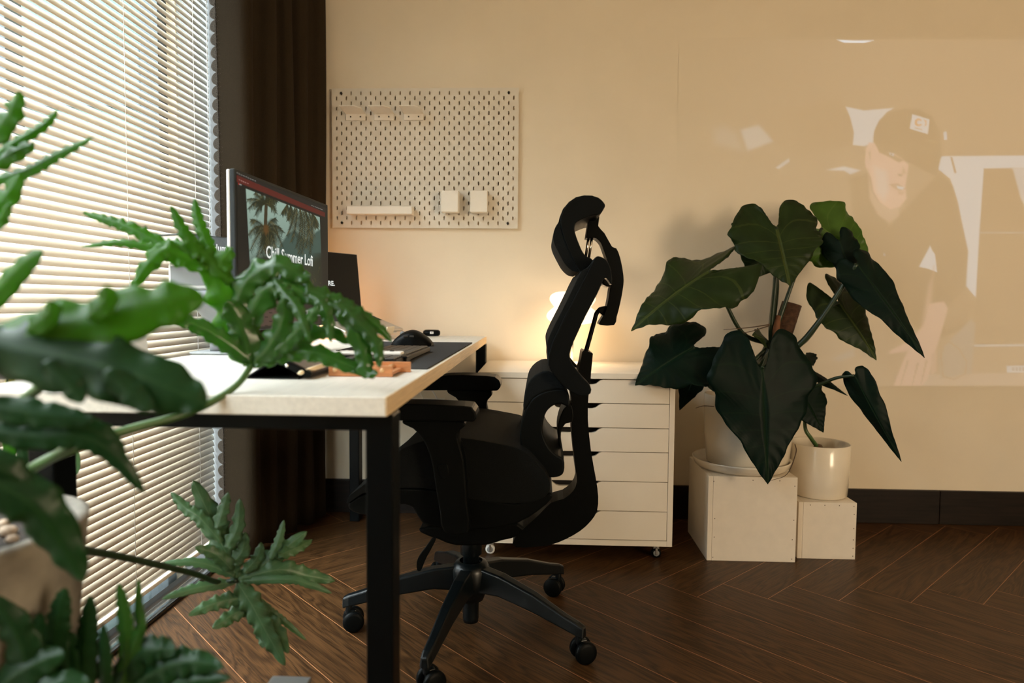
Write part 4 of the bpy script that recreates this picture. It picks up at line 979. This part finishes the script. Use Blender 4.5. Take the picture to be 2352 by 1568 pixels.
# smaller pot
qx, qy, qz = 1.014, 2.482, .1992
sp_ = thing('potted_philodendron', (qx, qy, qz), 'young plant with a curved stem and one round leaf in the smaller white pot', 'plant')
MB().lathe([(0, .0003), (.090, .0003), (.0955, .006), (.100, .06), (.1035, .186), (.1018, .188), (.0985, .186), (.0965, .14), (0, .14)], (qx, qy, qz), 48).build('pot', M['pot'], sp_)
MB().lathe([(.0968, .150), (.05, .155), (0, .158)], (qx, qy, qz), 32).build('soil', M['soil'], sp_)
sb = Vector((qx-.005, qy, qz+.157))
MB().lathe([(0, -.012), (.012, -.008), (.017, .002), (.012, .014), (0, .018)], (sb.x, sb.y, sb.z+.008), 16).build('stem_knuckle', M['root'], sp_)
stalk([sb+Vector((0, 0, .01)), P(1862, 1005, 2.46), P(1850, 985, 2.46), P(1849, 950, 2.46), P(1852, 915, 2.45)], [.008, .007, .006, .0045], M['stem'], sp_, 'stem')
heart(P(1845, 905, 2.45), P(1893, 992, 2.40), 100/F*2.45, (.1, -1, .2), M['leafRd'], sp_, droop=.05, lobes=.7, seed=31)

# ================================================================== FOREGROUND PLANTS
def lobe(mb, pts, Y0, Y1, wpx, seed=0, wave=1.0, fold=.35, blunt=False, nrm=(0.15, -1, .45)):
    """one strap of a deeply cut leaf along a run of points; wpx = greatest width in pixels"""
    rg = random.Random(seed*13+5); n = len(pts)
    C = [at(p[0], p[1], Y=Y0+(Y1-Y0)*(i/(n-1))) for i, p in enumerate(pts)]
    C = [Vector(p) for p in smooth_open([tuple(c) for c in C], 10)]; n = len(C); wid = wpx/F*(Y0+Y1)/2
    L = sum((C[i+1]-C[i]).length for i in range(n-1)); nwav = max(2.2, L/wid*1.25); p1, p2 = rg.uniform(0, 6), rg.uniform(0, 6); q1 = rg.uniform(1.5, 1.9)
    vs = []; uvs = []; K = 4
    for i, c in enumerate(C):
        t = i/(n-1); d = (C[min(i+1, n-1)]-C[max(i-1, 0)]).normalized(); N = Vector(nrm); N = (N-d*N.dot(d)).normalized(); x = d.cross(N)
        w = wid/2*min(1, (t*4+.34))*(max(0, 1-t**3.2)**.62)
        for k in range(-K, K+1):
            a = k/K; ph = p1 if a < 0 else p2
            sw = .62*math.sin(t*nwav*2*PI+ph)+.38*math.sin(t*nwav*q1*2*PI+ph*2.3)
            ww = w*(1+wave*.26*sw*abs(a)*min(1, (1-t)*3))
            z = -fold*abs(a)*w+wave*.42*wid*.5*(a*a)*(.7*math.sin(t*nwav*2*PI+ph+1.1)+.4*math.sin(t*nwav*q1*2*PI+ph))*(1-t*.5)
            vs.append(c+x*(a*ww)+N*z); uvs.append((a, t*.9))
    R = 2*K+1
    mb.add(vs, [(i*R+k, i*R+k+1, (i+1)*R+k+1, (i+1)*R+k) for i in range(n-1) for k in range(R-1)], smooth=True, uvs=uvs)
    return mb
def cut_leaf(lobes_, mat_, parent, seed=0, **kw):
    mb = MB()
    for i, (pts, y0, y1, w) in enumerate(lobes_): lobe(mb, pts, y0, y1, w, seed*50+i, **kw)
    return mb.build('leaf', mat_, parent, solid=.0008)

px_, py_ = -.70, .745
rimz = .612
fp = thing('potted_split_leaf_plant', (px_, py_, 0), 'large plant with long deeply cut leaves in a rough stone planter by the desk leg', 'plant')
MB().lathe([(0, .0003), (.095, .0003), (.10, .01), (.155, rimz-.02), (.158, rimz), (.150, rimz+.003), (.138, rimz), (.134, rimz-.05), (0, rimz-.05)], (px_, py_, 0), 40).build('planter', M['stone'], fp)
MB().lathe([(.136, rimz-.03), (.09, rimz-.022), (.04, rimz-.026), (0, rimz-.02)], (px_, py_, 0), 30).build('soil', M['soil'], fp)
pbm = MB(); rg = random.Random(4)
for i in range(40):
    a, r_ = rg.uniform(0, 2*PI), rg.uniform(.02, .12); s_ = rg.uniform(.006, .012)
    pbm.lathe([(0, -s_*.6), (s_*.8, -s_*.4), (s_, 0), (s_*.7, s_*.5), (0, s_*.65)], (px_+math.cos(a)*r_, py_+math.sin(a)*r_, rimz-.018), 8)
tag(pbm.build('pebbles', M['pebble'], fp), kind='stuff')
RT = Vector((px_+.02, py_, rimz-.02))
# the leaf standing over the desk
Ya = 1.0
cut_leaf([
 ([(575, 838), (548, 765), (522, 695), (492, 625), (455, 580)], Ya, 1.0, 88),
 ([(505, 630), (430, 565), (375, 560), (300, 522), (240, 502), (190, 488)], 1.0, 1.02, 36),
 ([(495, 610), (420, 570), (350, 566), (270, 556), (188, 567)], 1.0, .98, 26),
 ([(490, 615), (425, 590), (375, 575), (335, 612), (303, 662)], 1.0, .96, 52),
 ([(490, 610), (430, 545), (392, 472)], 1.0, 1.02, 32),
 ([(500, 615), (470, 545), (452, 495), (447, 456)], 1.0, 1.03, 30),
 ([(495, 620), (515, 590), (532, 572)], 1.0, .99, 50),
 ([(530, 650), (480, 590), (450, 570), (420, 520)], 1.0, .99, 44)], M['leafB'], fp, 1)
cut_leaf([
 ([(562, 790), (548, 690), (580, 630), (640, 606), (690, 632), (714, 632)], 1.0, 1.0, 60),
 ([(560, 760), (600, 670), (650, 650), (700, 672), (760, 690)], 1.0, 1.0, 78),
 ([(630, 640), (655, 672), (685, 710), (712, 785)], 1.0, .97, 34),
 ([(700, 670), (735, 690), (752, 730), (760, 785)], 1.0, .98, 36),
 ([(740, 690), (790, 712), (832, 800), (840, 850), (868, 858)], 1.0, .98, 46),
 ([(770, 690), (808, 722), (862, 785), (872, 845)], 1.0, .98, 38),
 ([(780, 690), (828, 718), (870, 750), (900, 785)], 1.0, 1.02, 28),
 ([(700, 660), (770, 690), (830, 715)], 1.0, 1.0, 42)], M['leafF'], fp, 2)
cut_leaf([
 ([(578, 838), (640, 812), (720, 808), (800, 838), (862, 862)], 1.0, 1.0, 46),
 ([(580, 836), (620, 790), (650, 735), (652, 682)], 1.0, .98, 58),
 ([(590, 832), (660, 780), (700, 740), (735, 700)], 1.0, .97, 46),
 ([(578, 830), (520, 785), (450, 745), (378, 728)], 1.0, .94, 46),
 ([(575, 838), (560, 770), (540, 720), (522, 690)], 1.0, .98, 70),
 ([(640, 812), (700, 770), (760, 760), (800, 790)], 1.0, 1.02, 40)], M['leafF'], fp, 3, wave=.9)
stalk([P(577, 840, 1.0), P(548, 880, .97), P(500, 915, .94), P(420, 952, .90), P(300, 985, .86), P(200, 1018, .82), P(60, 1085, .78), RT], [.0045, .0055, .006, .007], M['stem'], fp)
# blurred big leaves close to the camera
cut_leaf([([(-90, 800), (60, 770), (200, 735), (330, 702), (420, 685), (470, 690)], .60, .66, 150),
          ([(60, 760), (110, 720), (120, 690)], .61, .61, 60), ([(200, 730), (240, 690), (245, 655)], .62, .62, 60)], M['leafB'], fp, 4, wave=.5)
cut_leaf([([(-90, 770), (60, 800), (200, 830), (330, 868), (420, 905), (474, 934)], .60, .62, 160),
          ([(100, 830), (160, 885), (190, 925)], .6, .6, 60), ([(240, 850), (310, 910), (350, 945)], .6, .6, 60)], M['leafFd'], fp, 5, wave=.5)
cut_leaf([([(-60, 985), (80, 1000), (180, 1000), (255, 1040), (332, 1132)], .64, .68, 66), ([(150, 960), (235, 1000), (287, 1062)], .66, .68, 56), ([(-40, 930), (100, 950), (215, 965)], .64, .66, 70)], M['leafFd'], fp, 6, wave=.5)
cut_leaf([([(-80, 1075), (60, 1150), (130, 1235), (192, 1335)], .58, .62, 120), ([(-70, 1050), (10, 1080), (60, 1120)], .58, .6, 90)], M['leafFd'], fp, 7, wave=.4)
cut_leaf([([(-50, 720), (15, 645), (60, 600), (98, 577)], .72, .72, 62)], M['leafB'], fp, 8, wave=.3)
cut_leaf([([(-50, 345), (15, 270), (47, 211)], .82, .82, 60), ([(-40, 420), (60, 392), (130, 355), (214, 315)], .84, .86, 34), ([(-30, 365), (40, 322), (100, 285), (132, 252)], .84, .86, 32), ([(-50, 500), (10, 450), (47, 398)], .8, .82, 60), ([(-20, 380), (40, 345), (80, 330)], .83, .84, 46), ([(-30, 520), (0, 500), (20, 470)], .8, .8, 40)], M['leafB'], fp, 9, wave=.8)
stalk([P(340, 742, .66), P(280, 775, .66), P(215, 815, .67), P(105, 880, .69), P(0, 985, .71), RT], [.004, .0055, .006], M['stem'], fp)
stalk([P(185, 1012, .68), P(120, 1050, .70), P(20, 1110, .72), RT], [.004, .005, .006], M['stem'], fp)
stalk([P(-40, 360, .83), P(-120, 600, .82), P(-190, 900, .78), RT], [.004, .005, .006], M['stem'], fp)
stalk([P(-60, 790, .60), P(-140, 900, .66), RT], [.004, .005, .006], M['stem'], fp)
stalk([P(-60, 1060, .58), P(-100, 1100, .66), RT], [.004, .005, .006], M['stem'], fp)
stalk([P(-50, 720, .72), P(-130, 900, .73), RT], [.004, .005, .006], M['stem'], fp)
# the low leaf reaching over the floor
Yl = 1.22
cut_leaf([
 ([(545, 1328), (512, 1255), (482, 1185), (443, 1102)], Yl, Yl+.04, 62),
 ([(508, 1245), (460, 1190), (425, 1165), (392, 1130)], Yl, Yl+.02, 32),
 ([(498, 1215), (512, 1170), (524, 1130)], Yl, Yl+.03, 30),
 ([(520, 1260), (545, 1210), (551, 1144)], Yl, Yl+.03, 34),
 ([(532, 1295), (556, 1265), (563, 1222)], Yl, Yl+.02, 36),
 ([(535, 1310), (495, 1272), (448, 1256)], Yl, Yl-.03, 34),
 ([(540, 1322), (460, 1292), (370, 1293)], Yl, Yl-.03, 24)], M['leafL'], fp, 10, fold=.25)
cut_leaf([
 ([(545, 1330), (600, 1300), (650, 1262), (705, 1220)], Yl, Yl+.06, 48),
 ([(620, 1285), (640, 1240), (652, 1194)], Yl+.02, Yl+.05, 22),
 ([(640, 1275), (680, 1258), (717, 1240)], Yl+.02, Yl+.08, 30),
 ([(560, 1315), (590, 1280), (600, 1245)], Yl, Yl+.04, 30),
 ([(548, 1330), (640, 1308), (700, 1320), (770, 1334)], Yl, Yl+.06, 46),
 ([(548, 1335), (660, 1330), (720, 1345), (762, 1362)], Yl, Yl+.03, 20)], M['leafL'], fp, 11, fold=.25)
cut_leaf([
 ([(545, 1336), (580, 1392), (612, 1452), (655, 1528)], Yl, Yl-.04, 50),
 ([(556, 1345), (610, 1395), (650, 1425), (704, 1470)], Yl, Yl+.02, 20),
 ([(565, 1372), (520, 1378), (480, 1390), (433, 1413)], Yl, Yl-.05, 36),
 ([(578, 1395), (540, 1408), (515, 1425), (488, 1442)], Yl, Yl-.05, 36),
 ([(590, 1400), (630, 1440), (662, 1500)], Yl, Yl-.02, 40),
 ([(540, 1336), (450, 1350), (372, 1375)], Yl, Yl-.06, 26),
 ([(590, 1410), (600, 1450), (605, 1488)], Yl, Yl-.03, 30)], M['leafL'], fp, 12, fold=.25)
stalk([P(545, 1332, Yl), P(500, 1336, Yl-.01), P(440, 1316, 1.14), P(300, 1283, 1.02), P(180, 1262, .92), P(20, 1250, .82), RT], [.0045, .005, .006, .007], M['stemd'], fp)
# second plant, dark leaves at the very bottom
ex, ey = -.50, .80
fq = thing('potted_fern_leaf_plant', (ex, ey, 0), 'dark low plant with jagged leaves at the bottom left corner', 'plant')
MB().lathe([(0, .0003), (.08, .0003), (.10, .17), (.104, .18), (.094, .18), (.09, .15), (0, .15)], (ex, ey, 0), 32).build('pot', M['stone'], fq)
MB().lathe([(.091, .165), (.04, .17), (0, .172)], (ex, ey, 0), 24).build('soil', M['soil'], fq)
R2 = Vector((ex, ey, .172))
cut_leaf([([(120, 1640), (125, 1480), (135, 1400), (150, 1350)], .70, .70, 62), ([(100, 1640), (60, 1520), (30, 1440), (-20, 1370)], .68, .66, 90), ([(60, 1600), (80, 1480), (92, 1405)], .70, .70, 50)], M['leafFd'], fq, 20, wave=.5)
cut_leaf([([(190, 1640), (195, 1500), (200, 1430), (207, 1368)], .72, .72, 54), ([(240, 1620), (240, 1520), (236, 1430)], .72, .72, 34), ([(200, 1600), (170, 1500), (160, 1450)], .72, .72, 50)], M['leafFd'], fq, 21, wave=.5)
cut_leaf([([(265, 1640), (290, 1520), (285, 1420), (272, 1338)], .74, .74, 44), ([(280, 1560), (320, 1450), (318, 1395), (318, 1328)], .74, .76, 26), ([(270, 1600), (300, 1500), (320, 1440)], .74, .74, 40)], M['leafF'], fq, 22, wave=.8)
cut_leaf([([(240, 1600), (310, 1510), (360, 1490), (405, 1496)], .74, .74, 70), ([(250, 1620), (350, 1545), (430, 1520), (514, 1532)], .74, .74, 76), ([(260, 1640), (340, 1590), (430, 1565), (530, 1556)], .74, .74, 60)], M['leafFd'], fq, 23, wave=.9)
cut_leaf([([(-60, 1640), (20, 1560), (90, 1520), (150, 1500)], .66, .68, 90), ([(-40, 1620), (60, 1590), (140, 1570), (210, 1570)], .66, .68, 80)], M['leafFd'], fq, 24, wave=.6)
for p in ((120, 1640, .70), (190, 1640, .72), (265, 1640, .74), (250, 1620, .74), (-40, 1630, .66)):
    stalk([P(*p), P(*p).lerp(R2, .5)+Vector((0, 0, .03)), R2], [.003, .004, .005], M['stemd'], fq)
# trailing vine behind the big leaves
vx, vy = at(30, 830, Y=1.12).x, 1.12
vp = thing('trailing_vine', (vx, vy, DZ), 'yellow-green vine trailing over the window side of the desk', 'plant')
MB().lathe([(0, .0003), (.035, .0003), (.042, .07), (.038, .07), (.035, .05), (0, .05)], (vx, vy, DZ), 24).build('pot', M['grey'], vp)
V0 = Vector((vx, vy, DZ+.06))
for (pts, wpx, mk) in (([(20, 870), (25, 930), (10, 995)], 44, 'leafY'), ([(0, 950), (40, 975), (55, 935)], 40, 'leafY'), ([(15, 1000), (20, 1040), (8, 1080)], 30, 'leafB'), ([(45, 1010), (55, 1060), (48, 1090)], 26, 'leafFd'), ([(35, 1090), (48, 1140), (55, 1180)], 22, 'leafL'), ([(170, 1030), (175, 1070), (165, 1100)], 18, 'leafL')):
    cut_leaf([(pts, 1.22, 1.22, wpx)], M[mk], vp, 40, wave=.2)
stalk([V0, P(20, 845, 1.15), P(15, 920, 1.22), P(35, 1010, 1.23), P(50, 1100, 1.22)], [.002, .002, .0015], M['stem'], vp, 'stem', 6)
stalk([V0, P(110, 850, 1.15), P(150, 950, 1.22), P(172, 1040, 1.22)], [.002, .002, .0015], M['stem'], vp, 'stem', 6)
# grey low box whose top edge just shows at the bottom
a, b = at(618, 1562, Z=.26), at(716, 1553, Z=.26)
tag(MB().box(a.x, b.x, b.y-.16, b.y, .0003, .26).build('storage_box', M['grey'], bevel=.002), 'grey low box of which only the top shows at the bottom edge', 'box')

# ================================================================== OFFICE CHAIR
ccx, ccy = -.178, 1.80
ch = thing('office_chair', (ccx, ccy, 0), 'black high-backed mesh office chair pushed up to the desk', 'chair')
def c6(P_): return [(1100+x/3.2674, 420+y/3.2674) for x, y in P_]     # outlines read off two views of the chair
def c7(P_): return [(760+x/2.0957, 820+y/2.0957) for x, y in P_]
def XZ(pp, Y): return [(q.x, q.z) for q in (at(p[0], p[1], Y=Y) for p in pp)]
def piece(name, pp, Y, y0, y1, m, sm=2, bevel=.004, parent=ch, **k):
    poly = XZ(pp, Y); poly = [tuple(p) for p in smooth_closed(poly, sm)] if sm > 1 else poly
    o = MB().prism(poly, y0, y1, smooth=False, **k).build(name, m, parent, bevel=bevel, seg=3); ORG[o.name] = ORG[parent.name]; return o
# headrest
Yh = 1.66
head = c6([(905, 115), (945, 158), (940, 190), (905, 237), (840, 245), (740, 290), (718, 330), (722, 372), (745, 440), (775, 510), (805, 548), (850, 572), (845, 607), (795, 645), (757, 660), (700, 560), (640, 420), (617, 330), (612, 270), (640, 195), (690, 140), (765, 106), (850, 98)])
piece('headrest_frame', head, Yh, Yh, ccy*2-Yh, M['blk'], sm=3, bevel=.006)
pad = c6([(612, 262), (598, 292), (570, 340), (556, 400), (566, 455), (592, 512), (640, 600), (682, 646), (712, 663), (757, 662), (702, 560), (642, 420), (619, 330)])
piece('headrest_pad', pad, Yh+.004, Yh+.004, ccy*2-Yh-.004, M['mesh'], sm=3, bevel=.006)
piece('headrest_trim', c6([(905, 113), (850, 94), (790, 92), (728, 106), (675, 142), (630, 195), (604, 262), (614, 268), (642, 198), (690, 143), (765, 108), (850, 101)]), Yh, Yh, ccy*2-Yh, M['mesh'], sm=1, bevel=.001)
# yoke behind the head and back
yoke = c6([(850, 243), (905, 250), (896, 322), (942, 375), (1000, 478), (1032, 490), (1062, 565), (1085, 690), (1085, 770), (1062, 900), (1035, 1005), (1016, 1066), (912, 1066), (905, 1045), (938, 990), (962, 920), (976, 850), (985, 790), (1000, 730), (985, 640), (960, 570), (935, 500), (915, 450), (880, 415), (855, 412), (808, 412), (806, 395), (828, 262)])
piece('yoke', yoke, ccy-.03, ccy-.03, ccy+.03, M['blk'], sm=2)
piece('yoke_pivot', c6([(945, 712), (1000, 705), (1002, 772), (955, 775), (925, 750)]), ccy-.04, ccy-.04, ccy+.04, M['blk'], sm=2)
for ra, rb in (((824, 400), (802, 556)), ((849, 400), (826, 560))):
    A = c6([ra])[0]; B = c6([rb])[0]
    MB().tube([at(*A, Y=ccy-.02), at(*B, Y=ccy-.02)], .0034, 12).build('guide_rod', M['chrome'], ch)
# upper back: a frame with side rails, filled with mesh
Yb = 1.585
bf = c6([(878, 553), (915, 553), (955, 578), (985, 625), (1000, 700), (998, 765), (975, 735), (948, 712), (925, 750), (890, 830), (800, 1000), (740, 1130), (692, 1240), (685, 1325), (740, 1410), (790, 1470), (835, 1520), (838, 1580), (760, 1600), (640, 1530), (548, 1420), (526, 1370), (530, 1300), (560, 1200), (640, 1030), (760, 800), (840, 640), (862, 590)])
piece('back_frame', bf, Yb, Yb, Yb+.040, M['blk'], sm=2)
piece('back_frame', bf, Yb, ccy*2-Yb-.040, ccy*2-Yb, M['blk'], sm=2)
bm_ = c6([(770, 660), (812, 640), (862, 585), (880, 590), (780, 800), (660, 1040), (580, 1210), (550, 1300), (548, 1390), (528, 1370), (512, 1250), (514, 1190), (560, 1080), (622, 960), (700, 800)])
piece('back_mesh', bm_, Yb+.003, Yb+.003, ccy*2-Yb-.003, M['mesh'], sm=2, bevel=.003)
piece('back_seam', c6([(873, 560), (885, 560), (862, 600), (842, 645), (762, 805), (642, 1035), (562, 1205), (533, 1300), (528, 1370), (518, 1370), (521, 1300), (550, 1200), (630, 1028), (750, 798), (832, 640)]), Yb-.001, Yb-.001, ccy*2-Yb+.001, M['mesh'], sm=1, bevel=.0015)
# rod and strut from the yoke to the spine
MB().tube(smooth_open([at(*p, Y=ccy-.01) for p in c6([(915, 945), (885, 975), (868, 1030), (835, 1150), (800, 1275)])], 5), .0058, 12).build('tilt_rod', M['blk'], ch)
piece('rod_hinge', c6([(905, 938), (930, 928), (972, 926), (970, 990), (940, 1000), (898, 965)]), ccy-.022, ccy-.022, ccy+.022, M['blk'], sm=2)
spine = c6([(775, 1268), (800, 1264), (850, 1275), (854, 1300), (842, 1420), (838, 1500)])
lower = c7([(1250, 100), (1240, 190), (1237, 300), (1252, 450), (1275, 580), (1287, 670), (1281, 740), (1250, 790), (1200, 836), (1130, 876), (1060, 902), (985, 912), (890, 914), (885, 870), (1000, 760), (1060, 700), (1120, 682), (1165, 645), (1184, 600), (1178, 540), (1165, 420), (1158, 330), (1160, 240), (1150, 150), (1130, 60)])
piece('spine', spine+lower+c6([(745, 1410)]), ccy-.045, ccy-.045, ccy+.045, M['blk'], sm=2, bevel=.008)
# lumbar bow
Yl_ = 1.62
lum = c7([(1140, 165), (1090, 155), (1030, 165), (970, 200), (932, 262), (913, 330), (910, 400), (922, 465), (950, 525), (992, 565), (1050, 580), (1100, 575), (1122, 550), (1120, 492), (1082, 468), (1042, 420), (1020, 360), (1022, 315), (1037, 265), (1070, 234), (1108, 225), (1150, 240)])
piece('lumbar_frame', lum, Yl_, Yl_, ccy*2-Yl_, M['blk'], sm=3, bevel=.006)
piece('lumbar_mesh', c7([(1047, 64), (985, 85), (946, 130), (930, 190), (928, 262), (970, 202), (1030, 167), (1090, 157), (1130, 160), (1100, 110)]), Yl_, Yl_, ccy*2-Yl_, M['mesh'], sm=2, bevel=.005)
piece('lumbar_strut', c7([(1150, 230), (1120, 250), (1100, 300), (1092, 350), (1096, 410), (1112, 485), (1122, 485), (1110, 410), (1108, 360), (1130, 320), (1165, 310), (1165, 250)]), ccy-.06, ccy-.06, ccy+.06, M['blk'], sm=2)
piece('lumbar_bracket', c7([(1060, 455), (1090, 480), (1100, 455), (1112, 465), (1110, 500), (1070, 510), (1045, 470)]), ccy-.10, ccy-.10, ccy+.10, M['grey'], sm=1)
# seat
Ys = 1.57
seat = c7([(78, 692), (95, 660), (185, 592), (310, 468), (370, 430), (440, 405), (540, 392), (640, 390), (780, 412), (920, 446), (1000, 520), (1045, 580), (1053, 640), (1000, 690), (880, 704), (700, 690), (500, 640), (400, 630), (190, 642), (86, 702)])
piece('seat', seat, Ys, Ys, ccy*2-Ys, M['mesh'], sm=3, bevel=.012)
pan = c7([(85, 702), (180, 652), (310, 632), (500, 642), (880, 706), (1052, 652), (1060, 685), (1000, 740), (900, 800), (760, 830), (560, 830), (440, 800), (390, 722), (310, 712), (190, 762), (100, 742)])
piece('seat_pan', pan, Ys+.006, Ys+.006, ccy*2-Ys-.006, M['blk'], sm=2, bevel=.006)
piece('tilt_mechanism', c7([(430, 845), (470, 815), (900, 800), (905, 860), (820, 885), (745, 906), (600, 908), (520, 880)]), ccy-.11, ccy-.11, ccy+.11, M['blk'], sm=2, bevel=.008)
piece('height_lever', c7([(490, 868), (505, 880), (462, 960), (445, 1000), (432, 1028), (415, 1025), (413, 985), (428, 950), (455, 915)]), ccy-.17, ccy-.172, ccy-.160, M['blk'], sm=2, bevel=.002)
# armrests
Yn = 1.50
piece('armrest_pad', c7([(220, 250), (310, 225), (640, 235), (682, 248), (700, 280), (690, 308), (640, 311), (320, 306), (230, 300)]), Yn, Yn, Yn+.085, M['blk'], sm=2, bevel=.012)
piece('armrest_post', c7([(340, 306), (640, 311), (620, 352), (612, 392), (640, 500), (655, 700), (662, 850), (545, 842), (525, 755), (500, 600), (478, 480), (440, 395), (395, 345)]), Yn+.025, Yn+.025, Yn+.065, M['blk'], sm=2, bevel=.008)
piece('armrest_button', c7([(515, 530), (530, 515), (562, 520), (568, 560), (560, 580), (530, 585)]), Yn+.022, Yn+.021, Yn+.026, M['blk'], sm=2, bevel=.002)
Yfar = 2.02
piece('armrest_pad', c7([(360, 150), (460, 110), (560, 88), (700, 88), (790, 96), (817, 130), (805, 158), (770, 162), (560, 160), (380, 160)]), Yfar, Yfar, Yfar+.085, M['blk'], sm=2, bevel=.012)
piece('armrest_post', c7([(555, 158), (772, 160), (752, 210), (750, 240), (768, 320), (788, 420), (800, 560), (690, 560), (680, 400), (655, 300), (632, 240), (600, 195)]), Yfar+.02, Yfar+.02, Yfar+.06, M['blk'], sm=2, bevel=.008)
# column and five-star base
MB().lathe([(0, .018), (.0205, .018), (.022, .03), (.022, .20), (.029, .205), (.030, .30), (0, .30)], (ccx, ccy, 0), 28).build('gas_lift', M['base'], ch)
MB().lathe([(.023, .075), (.034, .08), (.050, .12), (.052, .165), (.042, .182), (.031, .186)], (ccx, ccy, 0), 32).build('base_hub', M['base'], ch)
for k in range(5):
    an = math.radians(-102+72*k); dv = Vector((math.cos(an), math.sin(an), 0)); sv = Vector((-dv.y, dv.x, 0)); vs = []; fs = []
    sec = [(.030, .176, .110, .024), (.10, .168, .115, .022), (.20, .142, .098, .0185), (.29, .108, .076, .0155), (.325, .098, .068, .0145), (.342, .090, .062, .012)]
    for r_, zt, zb, hw in sec:
        c = Vector((ccx, ccy, 0))+dv*r_
        vs += [c+sv*-hw+up*zb, c+sv*hw+up*zb, c+sv*hw*.72+up*zt, c+sv*-hw*.72+up*zt]
    for i in range(len(sec)-1):
        for j in range(4): fs.append((4*i+j, 4*i+(j+1) % 4, 4*i+4+(j+1) % 4, 4*i+4+j))
    fs += [(3, 2, 1, 0), tuple(4*(len(sec)-1)+j for j in range(4))]
    lg = MB().add(vs, fs).build('base_leg', M['base'], ch, bevel=.005, seg=3); ORG[lg.name] = ORG[ch.name]
    # twin-wheel caster turned its own way
    tw = math.radians((35, 20, 160, 75, 15)[k]); wd = Vector((math.cos(tw), math.sin(tw), 0)); ax = Vector((-wd.y, wd.x, 0))
    cc = Vector((ccx, ccy, 0))+dv*.326
    fk = MB(); fk.tube([cc+up*.045, cc+up*.075], .009, 12); cw_ = cc+wd*.012
    Mx = Matrix(((wd.x, ax.x, 0, cw_.x), (wd.y, ax.y, 0, cw_.y), (0, 0, 1, 0), (0, 0, 0, 1)))
    fk.box(-.014, .008, -.008, .008, .026, .056, M=Mx)
    co_ = fk.build('caster_fork', M['base'], ch, bevel=.003); ORG[co_.name] = ORG[ch.name]
    for s_ in (-1, 1):
        wl = MB().lathe([(0, -.008), (.018, -.008), (.0262, -.006), (.028, -.002), (.028, .004), (.025, .007), (0, .008)], (0, s_*.0175, .0282), 26, axis='y')
        wl.v = [tuple(Mx @ Vector(p)) for p in wl.v]; wl.build('caster_wheel', M['blk'], co_)
# lens of worn mesh on the seat side is left to the fabric's own pattern
